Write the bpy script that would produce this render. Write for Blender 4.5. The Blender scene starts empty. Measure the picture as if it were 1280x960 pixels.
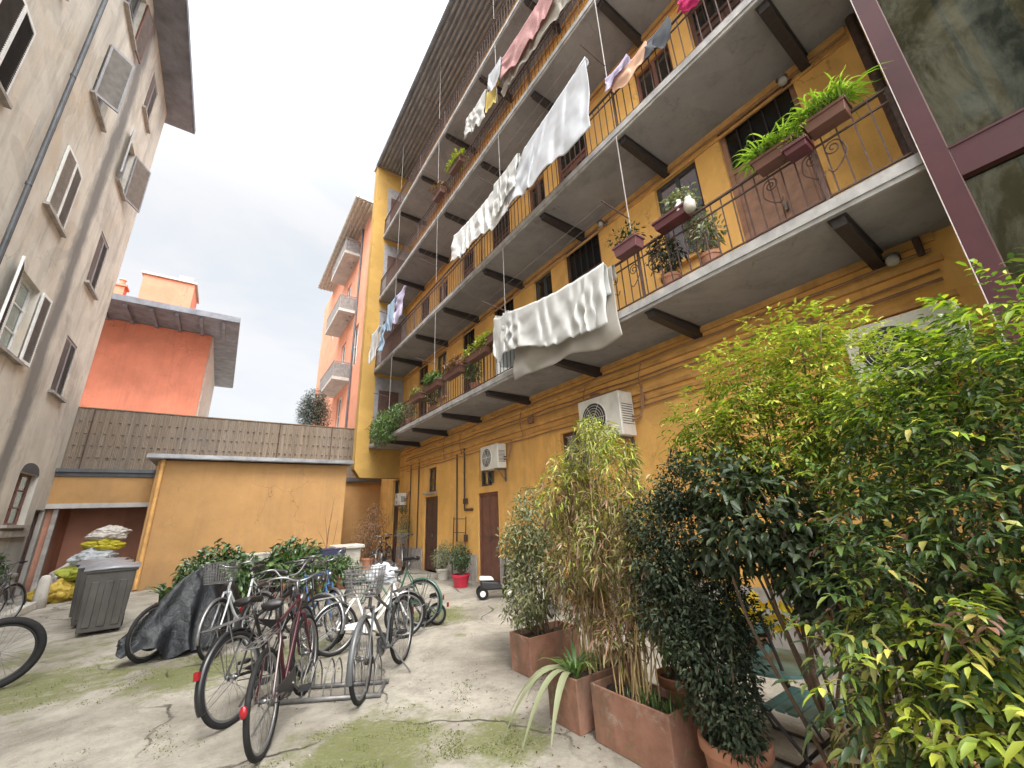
import bpy, bmesh, math, random
import numpy as np
from mathutils import Vector, Matrix
rad = math.radians
random.seed(11); RNG = np.random.default_rng(11)
scn = bpy.context.scene
COL = scn.collection

# ------------------------------------------------------------------ camera
cam_d = bpy.data.cameras.new('camera'); cam = bpy.data.objects.new('camera', cam_d); COL.objects.link(cam)
YAW, PITCH, ROLL = 0.619012864, 0.311065242, -0.0417003258
_f = Vector((math.sin(YAW)*math.cos(PITCH), math.cos(YAW)*math.cos(PITCH), math.sin(PITCH)))
_r = Vector((math.cos(YAW), -math.sin(YAW), 0)); _u = _r.cross(_f)
_r2 = _r*math.cos(ROLL) + _u*math.sin(ROLL); _u2 = -_r*math.sin(ROLL) + _u*math.cos(ROLL)
cam.matrix_world = Matrix(((_r2.x, _u2.x, -_f.x, 0), (_r2.y, _u2.y, -_f.y, 0), (_r2.z, _u2.z, -_f.z, 1.6), (0, 0, 0, 1)))
cam_d.sensor_fit = 'HORIZONTAL'; cam_d.sensor_width = 36.0; cam_d.lens = 36.0*500.46/1280.0
cam_d.clip_start = 0.05; cam_d.clip_end = 2000
scn.camera = cam

# ------------------------------------------------------------------ world, sun, exposure
SUN_EL, SUN_DIR = 57.0, Vector((-0.28, -1.0, 0.0))
w = bpy.data.worlds.new('World'); scn.world = w; w.use_nodes = True
nt = w.node_tree; N = nt.nodes; Lk = nt.links
bg = N['Background']; bg.inputs['Strength'].default_value = 0.1
sky = N.new('ShaderNodeTexSky'); sky.sky_type = 'NISHITA'; sky.sun_disc = False
sky.sun_elevation = rad(SUN_EL); sky.sun_rotation = math.atan2(SUN_DIR.x, SUN_DIR.y); sky.air_density = 1.0; sky.dust_density = 2.0
tc = N.new('ShaderNodeTexCoord'); sep = N.new('ShaderNodeSeparateXYZ'); Lk.new(tc.outputs['Generated'], sep.inputs[0])
def wm(op, a, b=None, c=None):
    n = N.new('ShaderNodeMath'); n.operation = op
    for i, v in enumerate((a, b, c)):
        if v is None: continue
        if isinstance(v, (int, float)): n.inputs[i].default_value = v
        else: Lk.new(v, n.inputs[i])
    return n.outputs[0]
mp = N.new('ShaderNodeMapping'); mp.inputs['Scale'].default_value = (1.0, 1.0, 2.2); Lk.new(tc.outputs['Generated'], mp.inputs[0])
nz = N.new('ShaderNodeTexNoise'); nz.inputs['Scale'].default_value = 2.1; nz.inputs['Detail'].default_value = 6; nz.inputs['Roughness'].default_value = .55; nz.inputs['Distortion'].default_value = .4
Lk.new(mp.outputs[0], nz.inputs['Vector'])
sdn = Vector((SUN_DIR.x, SUN_DIR.y, 0)).normalized()
_sd = Vector((sdn.x*math.cos(rad(SUN_EL)), sdn.y*math.cos(rad(SUN_EL)), math.sin(rad(SUN_EL))))
# overcast: bright lobe added behind camera to fill the walls, grey veil elsewhere
sdot = wm('ADD', wm('ADD', wm('MULTIPLY', sep.outputs[0], _sd.x), wm('MULTIPLY', sep.outputs[1], _sd.y)), wm('MULTIPLY', sep.outputs[2], _sd.z))
lobe = wm('MULTIPLY', wm('POWER', wm('MAXIMUM', sdot, 0.0), 2.4), 24.0)
cl = wm('ADD', wm('MULTIPLY', nz.outputs[0], .34), .83)
lum = wm('MULTIPLY', wm('ADD', lobe, 1.98), cl)
tint = N.new('ShaderNodeMix'); tint.data_type = 'RGBA'; tint.blend_type = 'MULTIPLY'; tint.inputs[0].default_value = 1
cr = N.new('ShaderNodeValToRGB'); cr.color_ramp.elements[0].position = .36; cr.color_ramp.elements[0].color = (.90, .955, 1, 1)
cr.color_ramp.elements[1].position = .56; cr.color_ramp.elements[1].color = (1, .995, .99, 1); Lk.new(nz.outputs[0], cr.inputs[0])
cmb = N.new('ShaderNodeCombineColor'); [Lk.new(lum, cmb.inputs[i]) for i in range(3)]
Lk.new(cmb.outputs[0], tint.inputs[6]); Lk.new(cr.outputs[0], tint.inputs[7])
mx = N.new('ShaderNodeMix'); mx.data_type = 'RGBA'; mx.inputs[0].default_value = .93
Lk.new(sky.outputs[0], mx.inputs[6]); Lk.new(tint.outputs[2], mx.inputs[7]); Lk.new(mx.outputs[2], bg.inputs['Color'])
sl = bpy.data.lights.new('sun', 'SUN'); sl.energy = .8; sl.angle = rad(18); sl.color = (1, .94, .85)
sun = bpy.data.objects.new('sun', sl); COL.objects.link(sun)
sun.rotation_euler = _sd.to_track_quat('Z', 'Y').to_euler()
scn.view_settings.view_transform = 'Standard'; scn.view_settings.look = 'None'; scn.view_settings.gamma = 1
scn.view_settings.use_curve_mapping = False; scn.view_settings.exposure = 2.22
try:
    scn.cycles.max_bounces = 8; scn.cycles.diffuse_bounces = 5; scn.cycles.transparent_max_bounces = 8; scn.cycles.use_denoising = True
except Exception: pass

# ------------------------------------------------------------------ materials
class Nodes:
    def __init__(s, name):
        m = bpy.data.materials.new(name); m.use_nodes = True; s.m = m; s.nt = m.node_tree; s.b = s.nt.nodes['Principled BSDF']; s.out = s.nt.nodes['Material Output']
    def n(s, t, **k):
        x = s.nt.nodes.new(t)
        for a, v in k.items(): setattr(x, a, v)
        return x
    def l(s, a, b): s.nt.links.new(a, b)
    def pos(s, scale=(1, 1, 1), src='Object'):
        t = s.n('ShaderNodeTexCoord'); mpn = s.n('ShaderNodeMapping'); mpn.inputs['Scale'].default_value = scale
        if src == 'World': g = s.n('ShaderNodeNewGeometry'); s.l(g.outputs['Position'], mpn.inputs[0])
        else: s.l(t.outputs[src], mpn.inputs[0])
        return mpn.outputs[0]
    def noise(s, scale, detail=4, rough=.55, vec=None, dist=0):
        x = s.n('ShaderNodeTexNoise'); x.inputs['Scale'].default_value = scale; x.inputs['Detail'].default_value = detail
        x.inputs['Roughness'].default_value = rough; x.inputs['Distortion'].default_value = dist
        if vec is not None: s.l(vec, x.inputs['Vector'])
        return x.outputs[0]
    def math(s, op, a, b=None, clamp=False):
        x = s.n('ShaderNodeMath', operation=op, use_clamp=clamp)
        for i, v in enumerate((a, b)):
            if v is None: continue
            if isinstance(v, (int, float)): x.inputs[i].default_value = v
            else: s.l(v, x.inputs[i])
        return x.outputs[0]
    def rng(s, v, a, b, c=0, d=1):
        x = s.n('ShaderNodeMapRange'); s.l(v, x.inputs[0])
        for i, q in enumerate((a, b, c, d)): x.inputs[i+1].default_value = q
        return x.outputs[0]
    def mix(s, f, a, b, blend='MIX'):
        x = s.n('ShaderNodeMix', data_type='RGBA', blend_type=blend)
        for i, v in ((0, f), (6, a), (7, b)):
            if isinstance(v, (int, float)): x.inputs[i].default_value = v
            elif isinstance(v, tuple): x.inputs[i].default_value = (*v, 1)
            else: s.l(v, x.inputs[i])
        return x.outputs[2]
    def bump(s, h, strength=.3, dist=.01):
        x = s.n('ShaderNodeBump'); x.inputs['Strength'].default_value = strength; x.inputs['Distance'].default_value = dist
        s.l(h, x.inputs['Height']); s.l(x.outputs[0], s.b.inputs['Normal'])
    def col(s, c):
        if isinstance(c, tuple): s.b.inputs['Base Color'].default_value = (*c, 1)
        else: s.l(c, s.b.inputs['Base Color'])
    def set(s, **k):
        for a, v in k.items(): s.b.inputs[a.replace('_', ' ')].default_value = v

def plain(name, c, rough=.6, var=.2, scale=6, bump=.0, metal=0, grime=0, src='Object', spec=.5):
    q = Nodes(name); v = q.pos(src=src)
    nn = q.noise(scale, 5, .6, v); f = q.rng(nn, .3, .7)
    lo = tuple(x*(1-var) for x in c); hi = tuple(min(1, x*(1+var)) for x in c)
    o = q.mix(f, lo, hi)
    if grime:
        g = q.noise(scale*.6+1.3, 6, .65, q.pos((1, 1, .35), src)); o = q.mix(q.math('MULTIPLY', q.rng(g, .48, .72), grime), o, tuple(x*.35 for x in c))
    q.col(o); q.set(Roughness=rough, Metallic=metal); q.b.inputs['Specular IOR Level'].default_value = spec
    if bump: q.bump(q.noise(scale*6, 4, .6, v), bump, .01)
    return q.m

def stucco(name, base, alt, dark, streak=.5, alt_amt=.5, band=None, bumpd=.012, patch=.22):
    q = Nodes(name); v = q.pos(src='World')
    o = q.mix(q.rng(q.noise(.9, 6, .62, v), .32, .68), tuple(x*.82 for x in base), tuple(x*1.1 for x in base))
    o = q.mix(q.math('MULTIPLY', q.rng(q.noise(.55, 5, .65, q.pos((1, 1, .7), 'World')), .5, .68), alt_amt), o, alt)
    st = q.noise(2.4, 6, .7, q.pos((1, 1, .12), 'World'), .3)
    o = q.mix(q.math('MULTIPLY', q.rng(st, .5, .74), streak), o, dark)
    sp = q.noise(14, 5, .7, v); o = q.mix(q.math('MULTIPLY', q.rng(sp, .6, .78), .45), o, tuple(x*.55 for x in base))
    pt = q.noise(.62, 3, .45, q.pos((1, 1, 1.25), 'World'), 1.4); o = q.mix(q.math('MULTIPLY', q.rng(pt, .555, .575), patch), o, tuple(min(1, x*1.22+.02) for x in base))
    pt2 = q.noise(.47, 4, .5, q.pos((1.1, 1, .9), 'World'), 1.1); o = q.mix(q.math('MULTIPLY', q.rng(pt2, .56, .59), patch*.9), o, dark)
    dr_ = q.noise(5.2, 5, .7, q.pos((1, 1, .045), 'World'), .15); o = q.mix(q.math('MULTIPLY', q.math('MULTIPLY', q.rng(dr_, .56, .72), q.rng(q.noise(.7, 4, .6, v), .45, .62)), min(.8, streak+.15)), o, dark)
    fine = q.noise(60, 3, .6, v); o = q.mix(q.math('MULTIPLY', q.rng(fine, .35, .75), .18), o, tuple(min(1, x*1.25) for x in base))
    cv_ = q.n('ShaderNodeVectorMath', operation='ADD'); cn = q.n('ShaderNodeTexNoise'); cn.inputs['Scale'].default_value = 2.2; cn.inputs['Detail'].default_value = 6; q.l(v, cn.inputs['Vector']); q.l(v, cv_.inputs[0]); q.l(cn.outputs['Color'], cv_.inputs[1])
    vo_ = q.n('ShaderNodeTexVoronoi', feature='DISTANCE_TO_EDGE'); vo_.inputs['Scale'].default_value = .5; q.l(cv_.outputs[0], vo_.inputs['Vector'])
    crk = q.math('MULTIPLY', q.rng(vo_.outputs['Distance'], .006, .0015), q.rng(q.noise(.55, 4, .6, v), .5, .6)); o = q.mix(q.math('MULTIPLY', crk, .55), o, tuple(x*.4 for x in base))
    if not band:
        sz_ = q.n('ShaderNodeSeparateXYZ'); q.l(v, sz_.inputs[0]); lw = q.math('ADD', sz_.outputs[2], q.math('MULTIPLY', q.noise(2.2, 7, .75, v), 1.5))
        o = q.mix(q.math('MULTIPLY', q.rng(lw, 1.45, .75), .6), o, dark)
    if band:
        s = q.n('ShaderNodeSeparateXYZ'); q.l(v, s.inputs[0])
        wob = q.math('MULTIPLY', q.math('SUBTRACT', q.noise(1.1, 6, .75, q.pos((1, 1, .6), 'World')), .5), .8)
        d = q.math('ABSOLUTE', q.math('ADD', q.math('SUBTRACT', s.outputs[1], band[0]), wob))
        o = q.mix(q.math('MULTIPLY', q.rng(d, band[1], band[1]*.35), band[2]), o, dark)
        low = q.math('ADD', s.outputs[2], q.math('MULTIPLY', q.noise(1.6, 6, .7, v), 1.6))   # rising damp near the foot
        o = q.mix(q.math('MULTIPLY', q.rng(low, 3.2, 2.0), .55), o, dark)
    q.col(o); q.set(Roughness=.92); q.b.inputs['Specular IOR Level'].default_value = .2
    h = q.math('ADD', q.noise(5, 6, .7, v), q.math('MULTIPLY', q.noise(55, 4, .7, v), .45)); q.bump(h, .55, bumpd)
    return q.m

M = {}
def old_terra():
    q = Nodes('stained_terracotta'); v = q.pos(src='World')
    o = q.mix(q.rng(q.noise(7, 6, .65, v), .3, .7), (.20, .10, .068), (.30, .155, .105))
    o = q.mix(q.math('MULTIPLY', q.rng(q.noise(4, 6, .7, q.pos((1, 1, .3), 'World')), .5, .68), .75), o, (.11, .085, .06))
    o = q.mix(q.math('MULTIPLY', q.rng(q.noise(5.5, 7, .75, v, .5), .56, .70), .7), o, (.36, .30, .25))
    o = q.mix(q.math('MULTIPLY', q.rng(q.noise(3, 6, .7, v, .8), .56, .68), .7), o, (.12, .13, .045))
    q.col(o); q.set(Roughness=.85); q.b.inputs['Specular IOR Level'].default_value = .25; q.bump(q.noise(40, 6, .7, v), .4, .006); return q.m
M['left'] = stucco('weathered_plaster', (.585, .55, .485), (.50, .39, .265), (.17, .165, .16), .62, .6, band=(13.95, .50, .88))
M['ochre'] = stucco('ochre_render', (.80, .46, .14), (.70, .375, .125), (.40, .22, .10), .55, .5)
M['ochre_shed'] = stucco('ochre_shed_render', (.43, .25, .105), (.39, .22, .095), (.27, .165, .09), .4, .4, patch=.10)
M['ochre_trim'] = plain('ochre_trim', (.60, .33, .11), .85, .25, 4, .3, grime=.4, src='World')
M['yellow'] = stucco('yellow_render', (.42, .26, .075), (.44, .27, .085), (.30, .19, .075), .3, .3)
M['salmon'] = stucco('salmon_render', (.64, .235, .15), (.61, .25, .17), (.36, .14, .10), .4, .35, patch=.07)
M['orange'] = stucco('orange_render', (.68, .30, .19), (.62, .32, .22), (.45, .28, .22), .35, .3)
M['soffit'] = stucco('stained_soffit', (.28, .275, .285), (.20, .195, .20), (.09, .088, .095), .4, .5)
M['concrete'] = stucco('grey_concrete', (.47, .45, .42), (.36, .35, .33), (.2, .19, .18), .5, .4)
M['brownwall'] = stucco('brown_wall', (.50, .25, .17), (.42, .21, .145), (.12, .07, .05), .4, .4)
M['darkwood'] = plain('dark_brown_wood', (.085, .045, .035), .5, .3, 5, .2, src='World')
M['redbrown'] = plain('red_brown_paint', (.17, .075, .055), .5, .25, 5, .15, src='World')
M['doorwood'] = plain('faded_brown_wood', (.30, .165, .11), .6, .3, 7, .25, src='World')
M['greyshut'] = plain('grey_shutter_paint', (.25, .24, .25), .55, .2, 6, .2, src='World')
M['darkshut'] = plain('dark_slate_shutter_paint', (.07, .075, .085), .5, .25, 6, .2, src='World')
M['palelouvre'] = plain('pale_grey_louvre_paint', (.40, .40, .40), .55, .2, 6, .2, src='World')
M['whiteframe'] = plain('white_frame_paint', (.72, .72, .70), .5, .12, 8, .1, src='World')
M['stone'] = plain('sill_stone', (.36, .33, .30), .85, .3, 5, .4, src='World', grime=.5)
M['lead'] = plain('grey_flashing', (.27, .27, .28), .38, .3, 3, .1, metal=.35, grime=.5, src='World')
M['slate'] = plain('dark_slate_metal', (.085, .09, .10), .5, .3, 3, .15, src='World')
M['eave'] = plain('weathered_eave_boards', (.17, .18, .205), .7, .3, 2, .2, src='World', grime=.4)
M['iron'] = plain('black_iron', (.032, .026, .026), .55, .35, 20, .2, src='World')
M['rustiron'] = plain('rusty_iron', (.075, .042, .033), .7, .4, 14, .3, src='World')
M['maroon'] = plain('maroon_steel_paint', (.050, .0135, .0165), .5, .2, 3, .06, src='World', grime=.35, spec=.3)
M['maroon_edge'] = plain('worn_steel_edge', (.45, .40, .38), .5, .2, 20, src='World')
M['tile'] = plain('roof_tile', (.24, .13, .09), .85, .35, 3, .4, src='World', grime=.5)
M['acwhite'] = plain('aged_white_plastic', (.70, .68, .62), .45, .1, 4, .05, grime=.35)
M['acdark'] = plain('dark_grille', (.028, .028, .03), .5, .2, 10)
M['copper'] = plain('insulated_pipe', (.30, .16, .09), .6, .2, 8, src='World')
M['cable'] = plain('black_cable', (.045, .03, .025), .6, .2, 8, src='World')
M['rubber'] = plain('tyre_rubber', (.011, .0105, .0105), .78, .3, 30, .3, spec=.3)
M['chrome'] = plain('dull_chrome', (.20, .20, .20), .36, .35, 12, metal=.8, grime=.6)
M['rim'] = plain('aluminium_rim', (.26, .26, .26), .35, .15, 9, metal=.75)
M['saddle'] = plain('black_vinyl', (.013, .012, .012), .45, .25, 20, .1)
M['terra'] = plain('terracotta', (.40, .185, .11), .8, .2, 5, .25, grime=.45)
M['terra_old'] = old_terra()
M['terra_plastic'] = plain('terracotta_plastic', (.135, .06, .043), .55, .15, 4, .05, grime=.4)
M['redplastic'] = plain('red_plastic', (.42, .02, .045), .4, .15, 5)
M['pinkplastic'] = plain('faded_pink_plastic', (.13, .05, .055), .5, .2, 5)
M['maroonpot'] = plain('dark_red_plastic', (.085, .022, .026), .5, .2, 5)
M['soil'] = plain('potting_soil', (.05, .035, .025), .95, .4, 30, .8)
M['whitestone'] = plain('pale_stone', (.44, .41, .36), .8, .15, 5, .3, grime=.4)
M['bin'] = plain('grey_bin_plastic', (.055, .05, .043), .55, .35, 3, .15, grime=.8)
M['binlid'] = plain('weathered_lid', (.20, .20, .215), .35, .2, 5, .05)
M['galv'] = plain('galvanised_steel', (.15, .145, .14), .5, .3, 10, metal=.6)
M['poles'] = plain('weathered_pole_paint', (.22, .20, .19), .6, .3, 6, src='World')
M['liftwall'] = stucco('mottled_lift_wall', (.22, .20, .17), (.16, .14, .11), (.06, .056, .05), .85, .7)  # dark mottling painted on to stand in for reflections in the glass
M['slab_edge'] = plain('slab_edge_stone', (.33, .32, .31), .8, .3, 4, .3, grime=.5, src='World')
M['bark'] = plain('woody_stem', (.12, .08, .05), .85, .3, 20, .4)
M['cane'] = plain('bamboo_cane', (.36, .26, .12), .6, .3, 12, .1)
M['reflector'] = plain('red_reflector', (.22, .008, .012), .2, .1, 20)
M['lamp'] = plain('milky_lamp_glass', (.34, .32, .28), .25, .08, 8)
M['bluecloth'] = plain('navy_plastic', (.03, .03, .07), .5, .25, 8)
M['teal'] = plain('teal_metal', (.10, .19, .17), .45, .25, 12)

def paint(name, c): return plain(name, c, .33, .12, 8, .02)
def leafmat(name, cols, rough=.42, trans=.30, spec=.5):
    q = Nodes(name); g = q.n('ShaderNodeNewGeometry'); r = q.n('ShaderNodeValToRGB'); r.color_ramp.interpolation = 'LINEAR'
    el = r.color_ramp.elements
    while len(el) < len(cols): el.new(.5)
    for i, (p, c) in enumerate(cols): el[i].position = p; el[i].color = (*c, 1)
    q.l(g.outputs['Random Per Island'], r.inputs[0])
    o = q.mix(q.math('MULTIPLY', q.noise(35, 3, .6, q.pos()), .5), r.outputs[0], (.03, .035, .015), 'MIX')
    o = q.mix(.35, r.outputs[0], o)
    q.col(o); q.set(Roughness=rough); q.b.inputs['Specular IOR Level'].default_value = spec
    t = q.n('ShaderNodeBsdfTranslucent'); tcol = q.mix(1.0, o, (1.0, 1.1, .5), 'MULTIPLY'); q.l(tcol, t.inputs[0])
    ms = q.n('ShaderNodeMixShader'); ms.inputs[0].default_value = trans; q.l(q.b.outputs[0], ms.inputs[1]); q.l(t.outputs[0], ms.inputs[2]); q.l(ms.outputs[0], q.out.inputs[0])
    return q.m
M['lf_nandina'] = leafmat('nandina_leaves', [(0, (.045, .09, .02)), (.35, (.12, .20, .025)), (.7, (.26, .36, .035)), (.9, (.40, .47, .045)), (1, (.44, .38, .07))], .4, .38)
M['lf_nandina_dark'] = leafmat('deep_green_leaves', [(0, (.024, .05, .014)), (.5, (.045, .085, .022)), (.8, (.085, .13, .028)), (.93, (.21, .23, .05)), (1, (.30, .24, .07))], .36, .25)
M['lf_yellow'] = leafmat('yellow_green_leaves', [(0, (.12, .18, .03)), (.4, (.27, .34, .04)), (.8, (.44, .46, .06)), (1, (.50, .43, .10))], .42, .35)
M['lf_red'] = leafmat('bronze_leaves', [(0, (.10, .05, .03)), (.5, (.18, .08, .05)), (1, (.24, .15, .06))], .45, .3)
M['lf_dark'] = leafmat('dark_small_leaves', [(0, (.016, .024, .014)), (.6, (.034, .048, .028)), (.92, (.062, .08, .048)), (1, (.11, .13, .07))], .6, .15, .15)
M['lf_camellia'] = leafmat('glossy_dark_leaves', [(0, (.018, .03, .014)), (.6, (.034, .052, .024)), (1, (.075, .10, .045))], .38, .12, .3)
M['lf_bamboo'] = leafmat('bamboo_leaves', [(0, (.09, .10, .03)), (.35, (.17, .175, .05)), (.6, (.28, .25, .09)), (.85, (.36, .27, .12)), (1, (.40, .34, .20))], .5, .35)
M['lf_olive'] = leafmat('grey_green_leaves', [(0, (.09, .11, .05)), (.5, (.17, .19, .08)), (.85, (.28, .28, .13)), (1, (.40, .38, .24))], .5, .3)
M['lf_dry'] = leafmat('dry_brown_leaves', [(0, (.13, .07, .04)), (.5, (.22, .12, .07)), (1, (.34, .20, .12))], .6, .25)
M['lf_moss'] = leafmat('moss_tufts', [(0, (.06, .07, .02)), (.5, (.12, .135, .035)), (1, (.20, .205, .06))], .9, .3, .1)
M['lf_litter'] = leafmat('brown_litter', [(0, (.05, .03, .02)), (.6, (.09, .055, .03)), (1, (.16, .10, .05))], .8, .05, .1)
M['grit'] = plain('concrete_grit', (.26, .235, .20), .9, .4, 20)
M['lf_fern'] = leafmat('bright_fern_leaves', [(0, (.11, .20, .025)), (.5, (.22, .36, .04)), (1, (.38, .50, .10))], .42, .42)
M['lf_green'] = leafmat('mid_green_leaves', [(0, (.05, .10, .03)), (.5, (.09, .17, .045)), (1, (.18, .26, .07))], .38, .28)
M['lf_greypl'] = leafmat('pale_grey_green_leaves', [(0, (.12, .15, .07)), (.5, (.20, .22, .12)), (1, (.32, .32, .20))], .6, .25)
M['lf_broad'] = leafmat('broad_dark_leaves', [(0, (.022, .05, .02)), (.5, (.045, .09, .03)), (.85, (.09, .16, .045)), (1, (.20, .26, .13))], .28, .15, .6)
M['lf_topiary'] = leafmat('topiary_leaves', [(0, (.04, .05, .04)), (.6, (.075, .09, .07)), (1, (.13, .15, .11))], .5, .15)
M['petal_y'] = leafmat('yellow_petals', [(0, (.85, .50, .01)), (.5, (.90, .66, .02)), (1, (.92, .80, .10))], .5, .35)
M['petal_r'] = leafmat('red_berries', [(0, (.35, .02, .02)), (1, (.5, .06, .05))], .35, .05)

def clothmat(name, c, trans=.42, rough=.85, var=.06, pattern=None):
    q = Nodes(name); v = q.pos()
    o = q.mix(q.rng(q.noise(5, 4, .6, v), .35, .65), tuple(x*(1-var) for x in c), c)
    if pattern:
        wv = q.n('ShaderNodeTexVoronoi'); wv.inputs['Scale'].default_value = pattern[1]; q.l(v, wv.inputs['Vector'])
        o = q.mix(q.rng(wv.outputs['Distance'], .32, .22), o, pattern[0])
    q.col(o); q.set(Roughness=rough); q.b.inputs['Specular IOR Level'].default_value = .2
    q.bump(q.noise(14, 5, .65, v), .10, .012)
    t = q.n('ShaderNodeBsdfTranslucent'); q.l(o, t.inputs[0]); ms = q.n('ShaderNodeMixShader'); ms.inputs[0].default_value = trans
    q.l(q.b.outputs[0], ms.inputs[1]); q.l(t.outputs[0], ms.inputs[2]); q.l(ms.outputs[0], q.out.inputs[0])
    return q.m
M['cl_white'] = clothmat('white_cotton', (.66, .66, .64))
M['cl_cool'] = clothmat('cool_white_cotton', (.63, .65, .68))
M['cl_cream'] = clothmat('cream_cotton', (.50, .47, .42))
M['cl_pattern'] = clothmat('white_patterned_cotton', (.80, .80, .78), pattern=((.58, .60, .66), 9))
M['cl_pink'] = clothmat('pink_cotton', (.58, .34, .33), pattern=((.48, .25, .25), 14))
M['cl_yellow'] = clothmat('yellow_cotton', (.80, .66, .22))
M['cl_blue'] = clothmat('pale_blue_cotton', (.42, .55, .68))
M['cl_lilac'] = clothmat('lilac_cotton', (.62, .58, .74))
M['cl_dark'] = clothmat('charcoal_cotton', (.07, .075, .085), .1)
M['cl_peach'] = clothmat('peach_cotton', (.72, .48, .34))
M['cl_mag'] = clothmat('magenta_cotton', (.55, .04, .16))
M['bag_white'] = clothmat('white_plastic_bag', (.50, .52, .54), .25, .35)
M['bag_yellow'] = clothmat('yellow_plastic_bag', (.55, .47, .05), .25, .35)
M['bag_lime'] = clothmat('lime_plastic_bag', (.40, .42, .07), .25, .35)
M['bag_orange'] = clothmat('orange_plastic_bag', (.52, .37, .07), .25, .35)
M['bag_clear'] = clothmat('clear_plastic_bag', (.60, .55, .50), .3, .3)
def tarp():
    q = Nodes('black_tarpaulin'); v = q.pos(); q.col(q.mix(q.rng(q.noise(4, 4, .6, v), .35, .7), (.007, .0075, .0085), (.018, .020, .023))); q.set(Roughness=.42); q.b.inputs['Specular IOR Level'].default_value = .3
    q.bump(q.noise(11, 5, .62, v, .6), .7, .025); return q.m
M['tarp'] = tarp()
def glass():
    q = Nodes('lift_glass'); q.col((.03, .032, .03)); v = q.pos(src='World')
    q.set(Roughness=.05, IOR=1.5); q.b.inputs['Coat Weight'].default_value = 1.0; q.b.inputs['Coat Roughness'].default_value = .03
    t = q.n('ShaderNodeBsdfTransparent'); t.inputs[0].default_value = (.36, .40, .37, 1); ms = q.n('ShaderNodeMixShader')
    gl = q.n('ShaderNodeBsdfGlossy'); gl.inputs['Roughness'].default_value = .04; q.l(q.mix(q.rng(q.noise(2.3, 7, .75, q.pos((1, 1, .5), 'World'), 1.2), .4, .62), (.12, .14, .12), (.46, .50, .45)), gl.inputs[0]); q.bump(q.noise(3, 3, .6, v), .05, .02)  # mottled gloss tint painted in place of reflected foliage
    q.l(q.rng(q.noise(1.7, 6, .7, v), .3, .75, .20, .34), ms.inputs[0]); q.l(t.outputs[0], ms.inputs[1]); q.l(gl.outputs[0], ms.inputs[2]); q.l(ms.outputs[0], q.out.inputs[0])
    return q.m
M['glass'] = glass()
def pane():
    q = Nodes('dark_window_glass'); v = q.pos(src='World')
    q.col((.03, .032, .036)); q.set(Roughness=.06); q.b.inputs['Specular IOR Level'].default_value = .8
    q.bump(q.noise(2.5, 2, .5, v), .06, .02)
    t = q.n('ShaderNodeBsdfTransparent'); t.inputs[0].default_value = (.75, .78, .76, 1); ms = q.n('ShaderNodeMixShader'); ms.inputs[0].default_value = .45
    q.l(t.outputs[0], ms.inputs[1]); q.l(q.b.outputs[0], ms.inputs[2]); q.l(ms.outputs[0], q.out.inputs[0]); return q.m
M['pane'] = pane()
def reed():
    q = Nodes('reed_screen'); v = q.pos((46, 46, .6), 'World')
    o = q.mix(q.rng(q.noise(1, 3, .6, v), .3, .7), (.15, .115, .085), (.33, .265, .20))
    o = q.mix(q.math('MULTIPLY', q.rng(q.noise(.8, 5, .6, q.pos(src='World')), .45, .7), .5), o, (.20, .18, .165))
    q.col(o); q.set(Roughness=.85); return q.m
M['reed'] = reed()

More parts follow.
